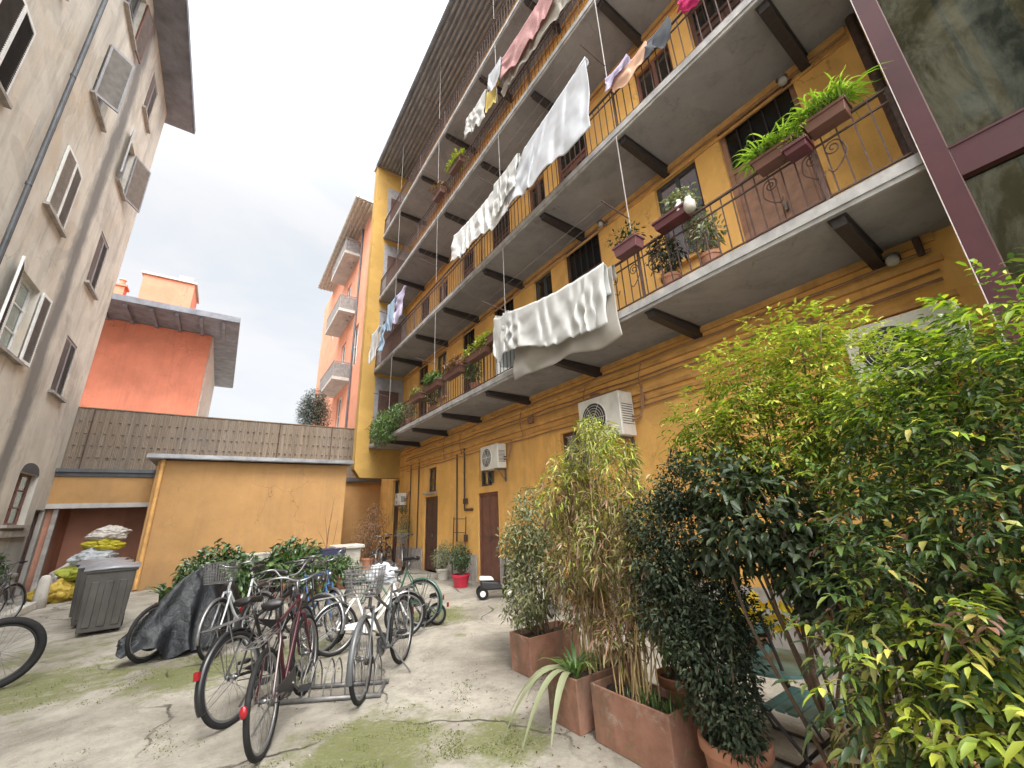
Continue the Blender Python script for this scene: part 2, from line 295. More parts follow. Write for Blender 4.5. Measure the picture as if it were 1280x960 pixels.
def ground_mat():
    q = Nodes('courtyard_concrete'); v = q.pos(src='World')
    o = q.mix(q.rng(q.noise(.8, 8, .7, v, .3), .34, .66), (.20, .178, .145), (.45, .415, .35))
    o = q.mix(q.math('MULTIPLY', q.rng(q.noise(3.2, 7, .75, v), .5, .72), .6), o, (.145, .125, .10))
    o = q.mix(q.math('MULTIPLY', q.rng(q.noise(24, 5, .7, v), .55, .75), .5), o, (.12, .105, .088))
    o = q.mix(q.math('MULTIPLY', q.rng(q.noise(48, 4, .7, v), .58, .7), .5), o, (.50, .465, .41))
    # moss, in the patches where it grows
    mask = q.rng(q.noise(.42, 5, .7, v), .52, .70, 0, .75)
    for (x, y, r, a) in ((1.15, 3.6, .85, 1.0), (1.95, 3.1, .55, .9), (-1.4, 7.2, 1.5, .8), (.0, 6.6, 1.1, .8), (3.2, 7.0, .9, 1.0), (-1.6, 9.0, 1.6, .55), (1.2, 6.6, 1.0, .7), (.9, 5.5, .6, .6), (-2.2, 5.5, 1.3, .6)):
        d = q.n('ShaderNodeVectorMath', operation='DISTANCE'); d.inputs[1].default_value = (x, y, 0); q.l(v, d.inputs[0])
        mask = q.math('MAXIMUM', mask, q.rng(d.outputs['Value'], r*1.15, r*.25, 0, a))
    gr = q.noise(3.4, 8, .75, v); gr2 = q.noise(30, 5, .7, v)
    mm = q.math('MULTIPLY', q.rng(q.math('ADD', q.math('MULTIPLY', mask, .5), gr), .70, .88), q.rng(gr2, .3, .55, .35, 1))
    moss = q.mix(gr2, (.075, .09, .02), (.21, .23, .055)); o = q.mix(q.math('MULTIPLY', mm, .85), o, moss)
    # cracks
    dv = q.n('ShaderNodeVectorMath', operation='ADD'); nv = q.n('ShaderNodeTexNoise'); nv.inputs['Scale'].default_value = 1.6; nv.inputs['Detail'].default_value = 7; q.l(v, nv.inputs['Vector'])
    sc = q.n('ShaderNodeVectorMath', operation='SCALE'); sc.inputs['Scale'].default_value = .55; q.l(nv.outputs['Color'], sc.inputs[0]); q.l(v, dv.inputs[0]); q.l(sc.outputs[0], dv.inputs[1])
    vo = q.n('ShaderNodeTexVoronoi', feature='DISTANCE_TO_EDGE'); vo.inputs['Scale'].default_value = .42; q.l(dv.outputs[0], vo.inputs['Vector'])
    ck = q.math('MULTIPLY', q.rng(vo.outputs['Distance'], .007, .0015), q.rng(q.noise(.7, 4, .6, v), .46, .60))
    o = q.mix(q.math('MULTIPLY', ck, .88), o, (.06, .052, .042))
    q.col(o); q.set(Roughness=.9); q.b.inputs['Specular IOR Level'].default_value = .25
    h = q.math('ADD', q.math('MULTIPLY', q.noise(2.6, 9, .78, v), 1.0), q.math('MULTIPLY', q.noise(30, 6, .75, v), .55)); h = q.math('SUBTRACT', h, q.math('MULTIPLY', ck, .6)); h = q.math('ADD', h, q.math('MULTIPLY', mm, .12))
    q.bump(h, 1.0, .055); return q.m
M['ground'] = ground_mat()

# ------------------------------------------------------------------ mesh helpers
class MB:
    def __init__(s): s.v = []; s.f = []; s.mi = []
    def add(s, vs, fs, mi=0):
        k = len(s.v); s.v += [tuple(p) for p in vs]; s.f += [tuple(i+k for i in f) for f in fs]; s.mi += [mi]*len(fs)
    def box(s, x0, x1, y0, y1, z0, z1, mi=0):
        x0, x1 = min(x0, x1), max(x0, x1); y0, y1 = min(y0, y1), max(y0, y1)
        s.add([(x0, y0, z0), (x1, y0, z0), (x1, y1, z0), (x0, y1, z0), (x0, y0, z1), (x1, y0, z1), (x1, y1, z1), (x0, y1, z1)],
              [(3, 2, 1, 0), (4, 5, 6, 7), (0, 1, 5, 4), (1, 2, 6, 5), (2, 3, 7, 6), (3, 0, 4, 7)], mi)
    def hexa(s, p, mi=0):      # 8 points: bottom ring, top ring
        s.add(p, [(3, 2, 1, 0), (4, 5, 6, 7), (0, 1, 5, 4), (1, 2, 6, 5), (2, 3, 7, 6), (3, 0, 4, 7)], mi)
    def obox(s, c, ax, ay, az, mi=0):   # centre and half axes
        c, ax, ay, az = map(Vector, (c, ax, ay, az)); p = []
        for dz in (-1, 1):
            for dx, dy in ((-1, -1), (1, -1), (1, 1), (-1, 1)): p.append(c + ax*dx + ay*dy + az*dz)
        s.hexa(p, mi)
    def tube(s, pts, r, n=8, mi=0, cap=True, closed=False):
        pts = [Vector(p) for p in pts]; m = len(pts); rs = r if isinstance(r, (list, tuple)) else [r]*m
        rings = []; prev = None
        for i, p in enumerate(pts):
            if closed: t = pts[(i+1) % m] - pts[i-1]
            else: t = pts[min(i+1, m-1)] - pts[max(i-1, 0)]
            t.normalize()
            if prev is None:
                a = Vector((0, 0, 1)) if abs(t.z) < .9 else Vector((1, 0, 0)); u = t.cross(a).normalized()
            else:
                u = prev - t*prev.dot(t); u = u.normalized() if u.length > 1e-6 else t.orthogonal().normalized()
            prev = u; vv = t.cross(u)
            rings.append([p + (u*math.cos(2*math.pi*j/n) + vv*math.sin(2*math.pi*j/n))*rs[i] for j in range(n)])
        vs = [q for rg in rings for q in rg]; fs = []
        for i in range(m if closed else m-1):
            a, b = i*n, ((i+1) % m)*n
            for j in range(n): fs.append((a+j, a+(j+1) % n, b+(j+1) % n, b+j))
        if cap and not closed: fs += [tuple(range(n-1, -1, -1)), tuple((m-1)*n+j for j in range(n))]
        s.add(vs, fs, mi)
    def lathe(s, prof, n=24, c=(0, 0, 0), mi=0, cap0=True, cap1=True):
        vs = []; fs = []
        for r, z in prof: vs += [(c[0]+r*math.cos(2*math.pi*j/n), c[1]+r*math.sin(2*math.pi*j/n), c[2]+z) for j in range(n)]
        for i in range(len(prof)-1):
            for j in range(n): fs.append((i*n+j, i*n+(j+1) % n, (i+1)*n+(j+1) % n, (i+1)*n+j))
        if cap0: fs.append(tuple(range(n-1, -1, -1)))
        if cap1: fs.append(tuple((len(prof)-1)*n+j for j in range(n)))
        s.add(vs, fs, mi)
    def build(s, name, mats, parent=None, smooth=False, loc=None):
        me = bpy.data.meshes.new(name); me.from_pydata(s.v, [], s.f)
        ms = mats if isinstance(mats, (list, tuple)) else [mats]
        for m in ms: me.materials.append(M[m] if isinstance(m, str) else m)
        me.polygons.foreach_set('material_index', s.mi)
        if smooth: me.polygons.foreach_set('use_smooth', [True]*len(me.polygons))
        me.update(); return link(name, me, parent, loc)
def link(name, me, parent=None, loc=None):
    o = bpy.data.objects.new(name, me); COL.objects.link(o)
    if parent is not None: o.parent = parent
    if loc is not None: o.location = loc
    return o
def smooth_by_angle(o, deg=40):
    me = o.data; me.polygons.foreach_set('use_smooth', [True]*len(me.polygons))
    try: me.set_sharp_from_angle(angle=rad(deg))
    except Exception: pass
    return o
def bevel(o, w=.008, seg=2):
    b = o.modifiers.new('bevel', 'BEVEL'); b.width = w; b.segments = seg; b.limit_method = 'ANGLE'; b.angle_limit = rad(35); return o
def tag(o, label, cat, group=None):
    o['label'] = label; o['category'] = cat
    if group: o['group'] = group
    return o
def thing(name, label, cat, loc=(0, 0, 0), rot=(0, 0, 0), group=None):
    o = bpy.data.objects.new(name, None); COL.objects.link(o); o.empty_display_size = .2
    o.location = loc; o.rotation_euler = rot; return tag(o, label, cat, group)
def structure(o): o['kind'] = 'structure'; return o
def catmull(P, k=6):
    P = [Vector(p) for p in P]; Q = [P[0]] + P + [P[-1]]; out = []
    for i in range(1, len(Q)-2):
        for j in range(k):
            t = j/k; a, b, c, d = Q[i-1], Q[i], Q[i+1], Q[i+2]
            out.append(.5*((2*b) + (-a+c)*t + (2*a-5*b+4*c-d)*t*t + (-a+3*b-3*c+d)*t**3))
    out.append(P[-1]); return out

# a wall sheet with real openings; plane 'x' (normal along x) or 'y'
def wall_open(mb, plane, at, u0, u1, z0, z1, openings, depth, mi=0, rmi=None, du=2.0):
    rmi = mi if rmi is None else rmi
    us = sorted({u0, u1, *[o[0] for o in openings], *[o[1] for o in openings]}); zs = sorted({z0, z1, *[o[2] for o in openings], *[o[3] for o in openings]})
    P = (lambda u, z, d=0: (at+d, u, z)) if plane == 'x' else (lambda u, z, d=0: (u, at+d, z))
    for i in range(len(us)-1):
        for j in range(len(zs)-1):
            uc, zc_ = (us[i]+us[i+1])/2, (zs[j]+zs[j+1])/2
            if any(o[0] < uc < o[1] and o[2] < zc_ < o[3] for o in openings): continue
            mb.add([P(us[i], zs[j]), P(us[i+1], zs[j]), P(us[i+1], zs[j+1]), P(us[i], zs[j+1])], [(0, 1, 2, 3)], mi)
    for (a, b, c, d) in openings:
        mb.add([P(a, c), P(b, c), P(b, d), P(a, d), P(a, c, depth), P(b, c, depth), P(b, d, depth), P(a, d, depth)],
               [(0, 1, 5, 4), (1, 2, 6, 5), (2, 3, 7, 6), (3, 0, 4, 7)], rmi)

# ------------------------------------------------------------------ leaves
def leaf_mesh(name, Pp, D, Nn, L, W, droop=.25, mats=('lf_green',), mi=None, parent=None, fold=.18):
    n = len(Pp); D = D/np.linalg.norm(D, axis=1, keepdims=True); S = np.cross(D, Nn); S /= np.maximum(np.linalg.norm(S, axis=1, keepdims=True), 1e-6); U = np.cross(S, D)
    L = np.broadcast_to(np.asarray(L, float), (n,))[:, None]; W = np.broadcast_to(np.asarray(W, float), (n,))[:, None]; down = np.array([[0, 0, -1.0]])
    dr = droop*L
    V = np.empty((n, 8, 3))
    V[:, 0] = Pp; V[:, 7] = Pp + D*L + down*dr
    for k, (t, ww) in enumerate(((.32, .48), (.68, .36))):
        c = Pp + D*L*t + down*dr*t*t
        V[:, 1+3*k] = c - S*W*ww + U*W*fold; V[:, 2+3*k] = c; V[:, 3+3*k] = c + S*W*ww + U*W*fold
    F = [(0, 2, 1), (0, 3, 2), (1, 2, 5, 4), (2, 3, 6, 5), (4, 5, 7), (5, 6, 7)]
    lt = np.array([len(f) for f in F]); flat = np.concatenate([np.array(f) for f in F])
    loops = (flat[None, :] + (np.arange(n)*8)[:, None]).ravel(); tot = np.tile(lt, n); start = np.concatenate([[0], np.cumsum(tot)[:-1]])
    me = bpy.data.meshes.new(name); me.vertices.add(n*8); me.vertices.foreach_set('co', V.ravel())
    me.loops.add(len(loops)); me.loops.foreach_set('vertex_index', loops.astype(np.int32))
    me.polygons.add(len(tot)); me.polygons.foreach_set('loop_start', start.astype(np.int32)); me.polygons.foreach_set('loop_total', tot.astype(np.int32))
    for m in mats: me.materials.append(M[m])
    if mi is not None: me.polygons.foreach_set('material_index', np.repeat(mi, 6).astype(np.int32))
    me.polygons.foreach_set('use_smooth', np.ones(len(tot), bool)); me.update(); me.validate()
    return link(name, me, parent)
def unit(n): v = RNG.normal(size=(n, 3)); return v/np.linalg.norm(v, axis=1, keepdims=True)
def blob_points(blobs, n, shell=.45):
    B = np.array(blobs, float); wgt = B[:, 3]**2.2; idx = RNG.choice(len(B), n, p=wgt/wgt.sum()); d = unit(n)
    r = B[idx, 3]*(shell + (1-shell)*RNG.random(n)**.6)*(.85+.3*RNG.random(n))
    return B[idx, :3] + d*r[:, None], d, idx
def scatter_leaves(blobs, n, L, W, out=.6, down=.3, droop=.25, **k):
    Pp, d, idx = blob_points(blobs, n); D = d*out + unit(n)*.75 + np.array([0, 0, -down]); Nn = np.array([[0, 0, 1.]]) + unit(n)*.6 + d*.5
    return leaf_mesh('foliage', Pp, D, Nn, L*(.7+.6*RNG.random(n)), W*(.75+.5*RNG.random(n)), droop, **k)
def two_tone(blobs, n, L, W):
    Pp, d, idx = blob_points(blobs, n, .25); D = d*.7 + unit(n)*.9 + np.array([0, 0, -.18]); Nn = np.array([[0, 0, 1.]]) + unit(n)*.7
    z = Pp[:, 2]; rx = RNG.random(n); mi = np.zeros(n, int); mi[rx < np.clip((z-1.2)*.6, .05, .62)] = 1; mi[(rx > .72) & (z < 1.9)] = 2; mi[(z < 1.0) & (rx > .45)] = 2
    return leaf_mesh('foliage', Pp, D, Nn, L*(.5+.8*RNG.random(n)), W*(.7+.6*RNG.random(n)), .38, ('lf_bamboo', 'lf_yellow', 'lf_dry'), mi)
def pinnate(blobs, ntw, pairs, twig, L, W, up=.2, mats=('lf_nandina',), pick=None, parent=None, droop=.3, shell=.35):
    P0, d, idx = blob_points(blobs, ntw, shell); Dt = d*.9 + unit(ntw)*.55 + np.array([0, 0, up]); Dt /= np.linalg.norm(Dt, axis=1, keepdims=True)
    S = np.cross(Dt, np.array([[0, 0, 1.]]) + unit(ntw)*.3); S /= np.linalg.norm(S, axis=1, keepdims=True)
    PP, DD, NN, MI = [], [], [], []
    tm = pick(P0, idx) if pick else np.zeros(ntw, int)
    for q in range(pairs*2+1):
        t = (q//2+1)/(pairs+.3); sg = 0 if q == pairs*2 else (1 if q % 2 else -1); t = 1.0 if sg == 0 else t*.92
        keep = RNG.random(ntw) < .88
        base = P0 + Dt*twig*t + np.array([0, 0, -1.])*(twig*.22*t*t); dirv = Dt*.65 + S*sg*.8 + np.array([0, 0, -.25]) + unit(ntw)*.22
        PP.append(base[keep]); DD.append(dirv[keep]); NN.append((np.array([[0, 0, 1.]]) + unit(ntw)*.35)[keep]); MI.append(tm[keep])
    PP, DD, NN, MI = map(np.concatenate, (PP, DD, NN, MI)); n = len(PP)
    return leaf_mesh('foliage', PP, DD, NN, L*(.42+.85*RNG.random(n)), W*(.6+.7*RNG.random(n)), droop, mats, MI, parent)
def stems_mb(base, tips, r0=.012, r1=.004, spread=.05, bow=.15, n=6):
    mb = MB()
    for t in tips:
        b = Vector(base) + Vector((random.uniform(-spread, spread), random.uniform(-spread, spread), 0)); t = Vector(t); m = b.lerp(t, .5) + Vector((random.uniform(-bow, bow), random.uniform(-bow, bow), 0.05))
        pts = catmull([b, b.lerp(m, .5), m, m.lerp(t, .55)+Vector((0, 0, .03)), t], 3); k = len(pts)
        mb.tube(pts, [r0+(r1-r0)*i/(k-1) for i in range(k)], n)
    return mb
def blade_tuft(mb_pts, n, L, W, spread=1.0, mats=('lf_fern',), parent=None, name='foliage', up=1.0, droopf=1.0):
    """arching strap leaves from points; real curved strips"""
    mb = MB()
    for k in range(n):
        o = Vector(random.choice(mb_pts)); a = random.uniform(0, 2*math.pi); l = L*random.uniform(.55, 1.1); w_ = W*random.uniform(.7, 1.1)
        hd = Vector((math.cos(a), math.sin(a), 0))*spread*random.uniform(.35, 1.0); side = Vector((-math.sin(a), math.cos(a), 0)); pts = []
        for i in range(7):
            t = i/6; pts.append(o + hd*l*t + Vector((0, 0, l*(up*t*.95 - droopf*t*t*.95*random.uniform(.9, 1.05)))))
        vs = []; fs = []
        for i, p in enumerate(pts):
            t = i/6; ww = w_*(math.sin(math.pi*min(.97, t*.8+.16)))*.5; vs += [p-side*ww+Vector((0, 0, ww*.35)), p, p+side*ww+Vector((0, 0, ww*.35))]
        for i in range(6):
            q = i*3; fs += [(q, q+1, q+4, q+3), (q+1, q+2, q+5, q+4)]
        mb.add(vs, fs, 0)
    return mb.build(name, mats, parent, smooth=True)

# ================================================================== SETTING
mb = MB(); n = 60
gx = np.linspace(-40, 40, 81); gy = np.linspace(-20, 80, 101)
g = MB(); g.v = [(x, y, 0.0) for y in gy for x in gx]; nx = len(gx)
g.f = [(j*nx+i, j*nx+i+1, (j+1)*nx+i+1, (j+1)*nx+i) for j in range(len(gy)-1) for i in range(nx-1)]; g.mi = [0]*len(g.f)
structure(g.build('ground', 'ground'))
mb = MB(); mb.add([(-600, -600, -.03), (600, -600, -.03), (600, 600, -.03), (-600, 600, -.03)], [(0, 1, 2, 3)]); structure(mb.build('street', 'concrete'))

def _unused(): pass
def shutter(parent, hx, hy, z0, z1, width, d, fm, sm, t=.02):
    d = Vector((d[0], d[1], d[2] if len(d) > 2 else 0)).normalized()
    up = Vector((0, 0, 1)); nn = d.cross(up).normalized(); mb = MB(); h = z1-z0; fw = .05
    o = Vector((hx, hy, z0))
    def bx(u0, u1, v0, v1, th, mi=0):
        c = o + d*(u0+u1)/2 + up*(v0+v1)/2; mb.obox(c, d*(u1-u0)/2, nn*th, up*(v1-v0)/2, mi)
    bx(0, fw, 0, h, t); bx(width-fw, width, 0, h, t); bx(fw, width-fw, 0, fw*1.4, t); bx(fw, width-fw, h-fw*1.4, h, t)
    k = max(6, int(h/.055))
    for i in range(k):
        z = fw*1.4 + (h-2.8*fw)*(i+.5)/k
        c = o + d*width/2 + up*z; tilt = (nn*.7 + up*.7).normalized()
        mb.obox(c, d*(width/2-fw), tilt*(h-2.8*fw)/k*.62, d.cross(tilt)*.004, 1)
    return mb.build('shutter', [fm, sm], parent)
def window_x(parent, x, sgn, y0, y1, z0, z1, depth, fm, glass='pane', bars=2, sill=True, name='window', fw=.06, sillmat='stone'):
    """window in a wall of plane x; sgn = outward direction (+1/-1)"""
    xi = x - sgn*(depth-.05); mb = MB()
    for (a, b, c, d) in ((y0, y0+fw, z0, z1), (y1-fw, y1, z0, z1), (y0+fw, y1-fw, z0, z0+fw), (y0+fw, y1-fw, z1-fw, z1), ((y0+y1)/2-.03, (y0+y1)/2+.03, z0+fw, z1-fw)):
        mb.box(xi-.025, xi+.025, a, b, c, d)
    for k in range(1, bars):
        zz = z0+(z1-z0)*k/bars; mb.box(xi-.018, xi+.018, y0+fw, (y0+y1)/2-.03, zz-.015, zz+.015); mb.box(xi-.018, xi+.018, (y0+y1)/2+.03, y1-fw, zz-.015, zz+.015)
    o = mb.build(name, fm, parent)
    mb = MB(); mb.box(xi-sgn*.015-.004, xi-sgn*.015+.004, y0+fw*.5, y1-fw*.5, z0+fw*.5, z1-fw*.5); mb.build('pane', glass, o)
    mb = MB(); mb.add([(x-sgn*(depth+.3), y0-.3, z0-.3), (x-sgn*(depth+.3), y1+.3, z0-.3), (x-sgn*(depth+.3), y1+.3, z1+.3), (x-sgn*(depth+.3), y0-.3, z1+.3)], [(0, 1, 2, 3)]); mb.build('room_curtain', random.choice(('acdark', 'cl_cream', 'acdark', 'cl_lilac', 'acdark')), o)
    if sill:
        mb = MB(); mb.box(x-sgn*.05, x+sgn*.10, y0-.10, y1+.10, z0-.07, z0-.002); mb.build('sill', sillmat, o)
    return o
def door_x(parent, x, sgn, y0, y1, z0, z1, depth, mat, transom=None, panels=3, glazed=False, bars='greyshut'):
    xi = x - sgn*(depth-.05); mb = MB(); fw = .07
    zt = transom if transom else z1
    for (a, b, c, d) in ((y0, y0+fw, z0, z1), (y1-fw, y1, z0, z1), (y0+fw, y1-fw, z1-fw, z1)): mb.box(xi-.05, xi+.05, a, b, c, d)
    if transom: mb.box(xi-.05, xi+.05, y0+fw, y1-fw, zt, zt+fw)
    ym = (y0+y1)/2
    for (a, b) in ((y0+fw, ym-.004), (ym+.004, y1-fw)):
        mb.box(xi-.02, xi+.02, a, b, z0+.02, zt-.003)
        k = panels
        for i in range(k):
            za = z0+.12+(zt-z0-.24)*i/k; zb = z0+.12+(zt-z0-.24)*(i+1)/k-.07
            mb.box(xi+sgn*.02, xi+sgn*.034, a+.07, b-.07, za, zb)
    o = mb.build('door', mat, parent)
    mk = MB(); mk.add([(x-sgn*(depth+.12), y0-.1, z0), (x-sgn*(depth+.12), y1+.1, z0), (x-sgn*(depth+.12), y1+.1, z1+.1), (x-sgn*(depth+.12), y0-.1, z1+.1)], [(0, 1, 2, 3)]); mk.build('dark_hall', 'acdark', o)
    if transom:
        m2 = MB(); m2.box(xi-.006, xi+.006, y0+fw, y1-fw, zt+fw, z1-fw); m2.build('pane', 'pane', o)
        m3 = MB(); k = 5
        for i in range(1, k): yy = y0+fw+(y1-y0-2*fw)*i/k; m3.box(xi+sgn*.05-.008, xi+sgn*.05+.008, yy-.008, yy+.008, zt+fw, z1-fw)
        m3.build('grille', 'iron', o)
    if glazed:
        for (a, b) in ((y0+fw, ym), (ym, y1-fw)):
            m2 = MB(); m2.box(xi+sgn*.036-.003, xi+sgn*.036+.003, a+.09, b-.09, z0+.85, zt-.15); m2.build('pane', 'pane', o)
    m4 = MB(); m4.box(xi+sgn*.035, xi+sgn*.075, ym-.06, ym-.03, z0+.98, z0+1.1); m4.build('handle', 'chrome', o)
    return o

# ------------------------------------------------------------------ left tenement (wall faces +x at x = -4.15)
XL = -4.15
lb = thing('tenement_building', 'tall weathered beige plaster tenement with mixed shutters, left of the courtyard', 'building', (XL, 17.8, 0))
def lbp(o): o.location = -Vector((XL, 17.8, 0)); return o
LW = [  # y0, y1, z0, z1, type
    (15.15, 16.15, 5.15, 6.75, 'closed'), (15.15, 16.15, 8.45, 10.2, 'closed'), (14.95, 15.85, 12.0, 13.75, 'open'), (15.15, 16.15, 15.25, 16.95, 'closed'),
    (11.6, 12.84, 5.2, 6.9, 'white_open'), (11.6, 12.75, 8.5, 10.2, 'white'), (11.73, 12.85, 12.0, 13.75, 'swing'), (11.7, 12.9, 15.3, 17.1, 'bare'),
    (8.0, 9.1, 8.8, 10.5, 'white'), (8.2, 9.3, 5.15, 6.95, 'dark_open'), (8.2, 9.3, 12.0, 14.0, 'closed'), (4.6, 5.7, 8.8, 10.5, 'closed'), (4.6, 5.7, 5.15, 6.95, 'closed'), (4.6, 5.7, 12.0, 14.0, 'closed'), (4.6, 5.7, 1.9, 3.4, 'closed'), (8.2, 9.3, 1.9, 3.4, 'closed'), (11.6, 12.7, 1.75, 3.3, 'closed')]
ARCH = (15.0, 16.3, 1.8, 3.05); DOOR = (16.85, 17.65, 0.0, 2.2)
ops = [o[:4] for o in LW] + [ARCH, DOOR]
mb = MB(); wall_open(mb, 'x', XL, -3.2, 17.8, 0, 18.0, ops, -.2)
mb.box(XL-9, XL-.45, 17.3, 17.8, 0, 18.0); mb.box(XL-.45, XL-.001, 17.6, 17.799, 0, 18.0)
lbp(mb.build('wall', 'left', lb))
# rounded head of the low arched opening, kept as a lintel block filling the corners
mb = MB(); k = 10; ya, yb = ARCH[0], ARCH[1]; pts = [(ya+(yb-ya)*i/k, ARCH[3]+.0+.26*math.sqrt(max(0, 1-((i/k-.5)*2)**2))) for i in range(k+1)]
mb.add([(XL+.004, y, z) for y, z in pts] + [(XL-.19, y, z) for y, z in pts], [(i, i+1, k+2+i, k+1+i) for i in range(k)] + [tuple(range(k, -1, -1))])
lbp(mb.build('arched_head', 'slate', lb))
for (y0, y1, z0, z1, ty) in LW:
    fm = 'whiteframe' if 'white' in ty else ('greyshut')
    o = window_x(lb, XL, 1, y0, y1, z0, z1, .2, fm, bars=3 if 'white' in ty else 2); lbp(o)
    ym = (y0+y1)/2; hw = (y1-y0)/2
    if ty == 'closed':
        for a, d in ((y0+.015, 1), (y1-.015, -1)): shutter(o, XL-.035, a, z0+.01, z1-.02, hw-.02, (0, d), 'greyshut', 'greyshut')
    elif ty == 'open':
        shutter(o, XL+.03, y0, z0, z1, hw, (.3, -.95), 'palelouvre', 'palelouvre'); shutter(o, XL+.035, y1, z0, z1, .72, (.42, .91), 'greyshut', 'palelouvre')
    elif ty == 'dark_open':
        shutter(o, XL+.03, y1, z0, z1, hw, (.1, .99), 'darkshut', 'darkshut'); shutter(o, XL+.03, y0, z0, z1, hw, (.1, -.99), 'darkshut', 'darkshut')
    elif ty == 'white_open':
        shutter(o, XL+.05, y1, z0, z1, .44, (.06, .998), 'whiteframe', 'greyshut'); shutter(o, XL+.05, y0, z0, z1, .5, (.25, -.97), 'whiteframe', 'darkshut')
    elif ty == 'white':
        for a, d in ((y0+.015, 1), (y1-.015, -1)): shutter(o, XL+.02, a, z0+.01, z1-.02, hw-.02, (0.04, d), 'whiteframe', 'palelouvre' if y0 > 10 else 'darkshut')
    elif ty == 'swing':
        shutter(o, XL+.035, y0, z0, z1, .56, (.72, .69), 'greyshut', 'palelouvre')
    elif ty == 'bare':
        shutter(o, XL+.03, y1, z0, z1, hw, (.12, .99), 'redbrown', 'greyshut')
a = ARCH; o = window_x(lb, XL, 1, a[0], a[1], a[2], a[3], .2, 'redbrown', bars=3, sill=True); lbp(o)
o = door_x(lb, XL, 1, DOOR[0], DOOR[1], .0, 2.2, .2, 'darkwood', panels=2); lbp(o)
mb = MB(); mb.box(XL, XL+.05, 10.4, 16.7, 0, .55); mb.box(XL, XL+.07, 10.4, 16.72, .55, .62); lbp(mb.build('plinth', 'stone', lb))
mb = MB(); mb.box(XL, XL+.06, 14.75, 16.62, 1.52, 1.66); lbp(mb.build('ledge', 'stone', lb))
mb = MB()
mb.box(XL-1.2, -3.33, -3.4, 18.35, 17.76, 17.86); mb.box(-3.36, -3.27, -3.4, 18.40, 17.80, 18.02)
mb.hexa([(XL-5, -3.4, 17.86), (-3.3, -3.4, 17.86), (-3.3, 18.35, 17.86), (XL-5, 18.35, 17.86), (XL-5, -3.4, 20.2), (XL-4.9, -3.4, 20.2), (XL-4.9, 18.35, 20.2), (XL-5, 18.35, 20.2)])
lbp(mb.build('roof', 'eave', lb))
mb = MB(); mb.tube([(XL+.09, 10.55, .3), (XL+.09, 10.55, 17.7)], .040, 10)
for z in (2.5, 5.2, 8.2, 11.2, 14.4): mb.tube([(XL+.09, 10.55, z-.03), (XL+.09, 10.55, z+.03)], .052, 10)
lbp(smooth_by_angle(mb.build('downpipe', 'slate', lb)))
mb = MB(); mb.tube([(XL+.02, 10.85, 4.2), (XL+.02, 10.85, 17.6)], .010, 6); lbp(mb.build('conduit', 'cable', lb))

# ------------------------------------------------------------------ right tenement with four balconies (wall faces -x at x = 5.5)
XR = 5.5; YE = 15.5; XO = 4.25
rb = thing('balcony_building', 'long ochre tenement with four tiers of iron railed balconies along the courtyard', 'building', (XR, 0, 0))
def rbp(o): o.location = -Vector((XR, 0, 0)); return o
FL = [(4.12, 4.26, .78), (7.16, 7.30, .86), (10.42, 10.56, .86), (13.58, 13.72, .86)]     # slab underside, slab top, railing height
ops = []; doors = []; wins = []
ops += [(8.5, 9.5, 0, 2.12), (8.75, 9.4, 2.28, 3.2), (11.95, 13.0, 0, 2.2), (12.1, 12.8, 2.34, 3.12), (15.45, 16.2, 0, 3.0), (5.2, 6.2, 0, 2.12), (5.3, 6.1, 2.3, 3.1)]
up_d = [(.92, 1.96), (4.48, 5.5), (7.5, 8.5), (9.55, 10.35), (13.0, 13.9)]; up_w = [(2.36, 3.14), (5.98, 6.66), (11.45, 12.3)]
for fi, (zu, zt, rh) in enumerate(FL):
    for a, b in up_d: ops.append((a, b, zt, zt+2.84 if fi == 0 else zt+2.6))
    for a, b in up_w: ops.append((a, b, zt+1.05, zt+2.72 if fi == 0 else zt+2.5))
mb = MB(); wall_open(mb, 'x', XR, -1.6, 17.85, 0, 17.6, ops, .22)
mb.box(XR+.3, XR+8, 17.4, 17.85, 0, 17.6); mb.box(XR+.001, XR+.3, 17.6, 17.849, 0, 17.6)
rbp(mb.build('wall', 'ochre', rb))
mb = MB()
for (z0, z1, d) in ((4.03, 4.118, .05), (3.80, 3.86, .06), (3.40, 3.46, .07), (3.28, 3.33, .04)): mb.box(XR-d, XR-.001, .3, YE-.01, z0, z1)
for (zu, zt, rh) in FL[1:]: mb.box(XR-.05, XR-.001, .3, YE-.01, zu-.10, zu-.002); mb.box(XR-.03, XR-.001, .3, YE-.01, zu-.22, zu-.18)
rbp(mb.build('moulding', 'ochre_trim', rb))
mb = MB(); mb.box(XR-.035, XR-.001, 2.0, 5.15, 0, .62); mb.box(XR-.035, XR-.001, 6.25, 8.45, 0, .62); mb.box(XR-.035, XR-.001, 9.55, 11.9, 0, .62); mb.box(XR-.035, XR-.001, 13.05, 15.4, 0, .62); rbp(mb.build('plinth', 'stone', rb))
# end wing wall that closes the balconies
mb = MB(); mb.box(3.80, XR-.002, YE, YE+.4, 3.35, 17.5); mb.hexa([(4.02, YE+.02, 3.05), (XR-.002, YE+.02, 3.05), (XR-.002, YE+.38, 3.05), (4.02, YE+.38, 3.05), (3.80, YE, 3.35), (XR-.002, YE, 3.35), (XR-.002, YE+.4, 3.35), (3.80, YE+.4, 3.35)])
rbp(mb.build('wing_wall', 'yellow', rb))
mb = MB(); mb.box(3.74, 4.30, YE-.06, YE+.46, 17.5, 17.62); rbp(mb.build('coping', 'stone', rb))
for (zu, zt, rh_q) in FL:
    mb = MB(); mb.box(4.34, XR-.003, YE-.03, YE-.0025, zt+.003, zt+2.75); mb.box(4.5, 5.3, YE-.05, YE-.031, zt+.003, zt+2.2, 1); rbp(mb.build('end_door', ['greyshut', 'darkwood'], rb))
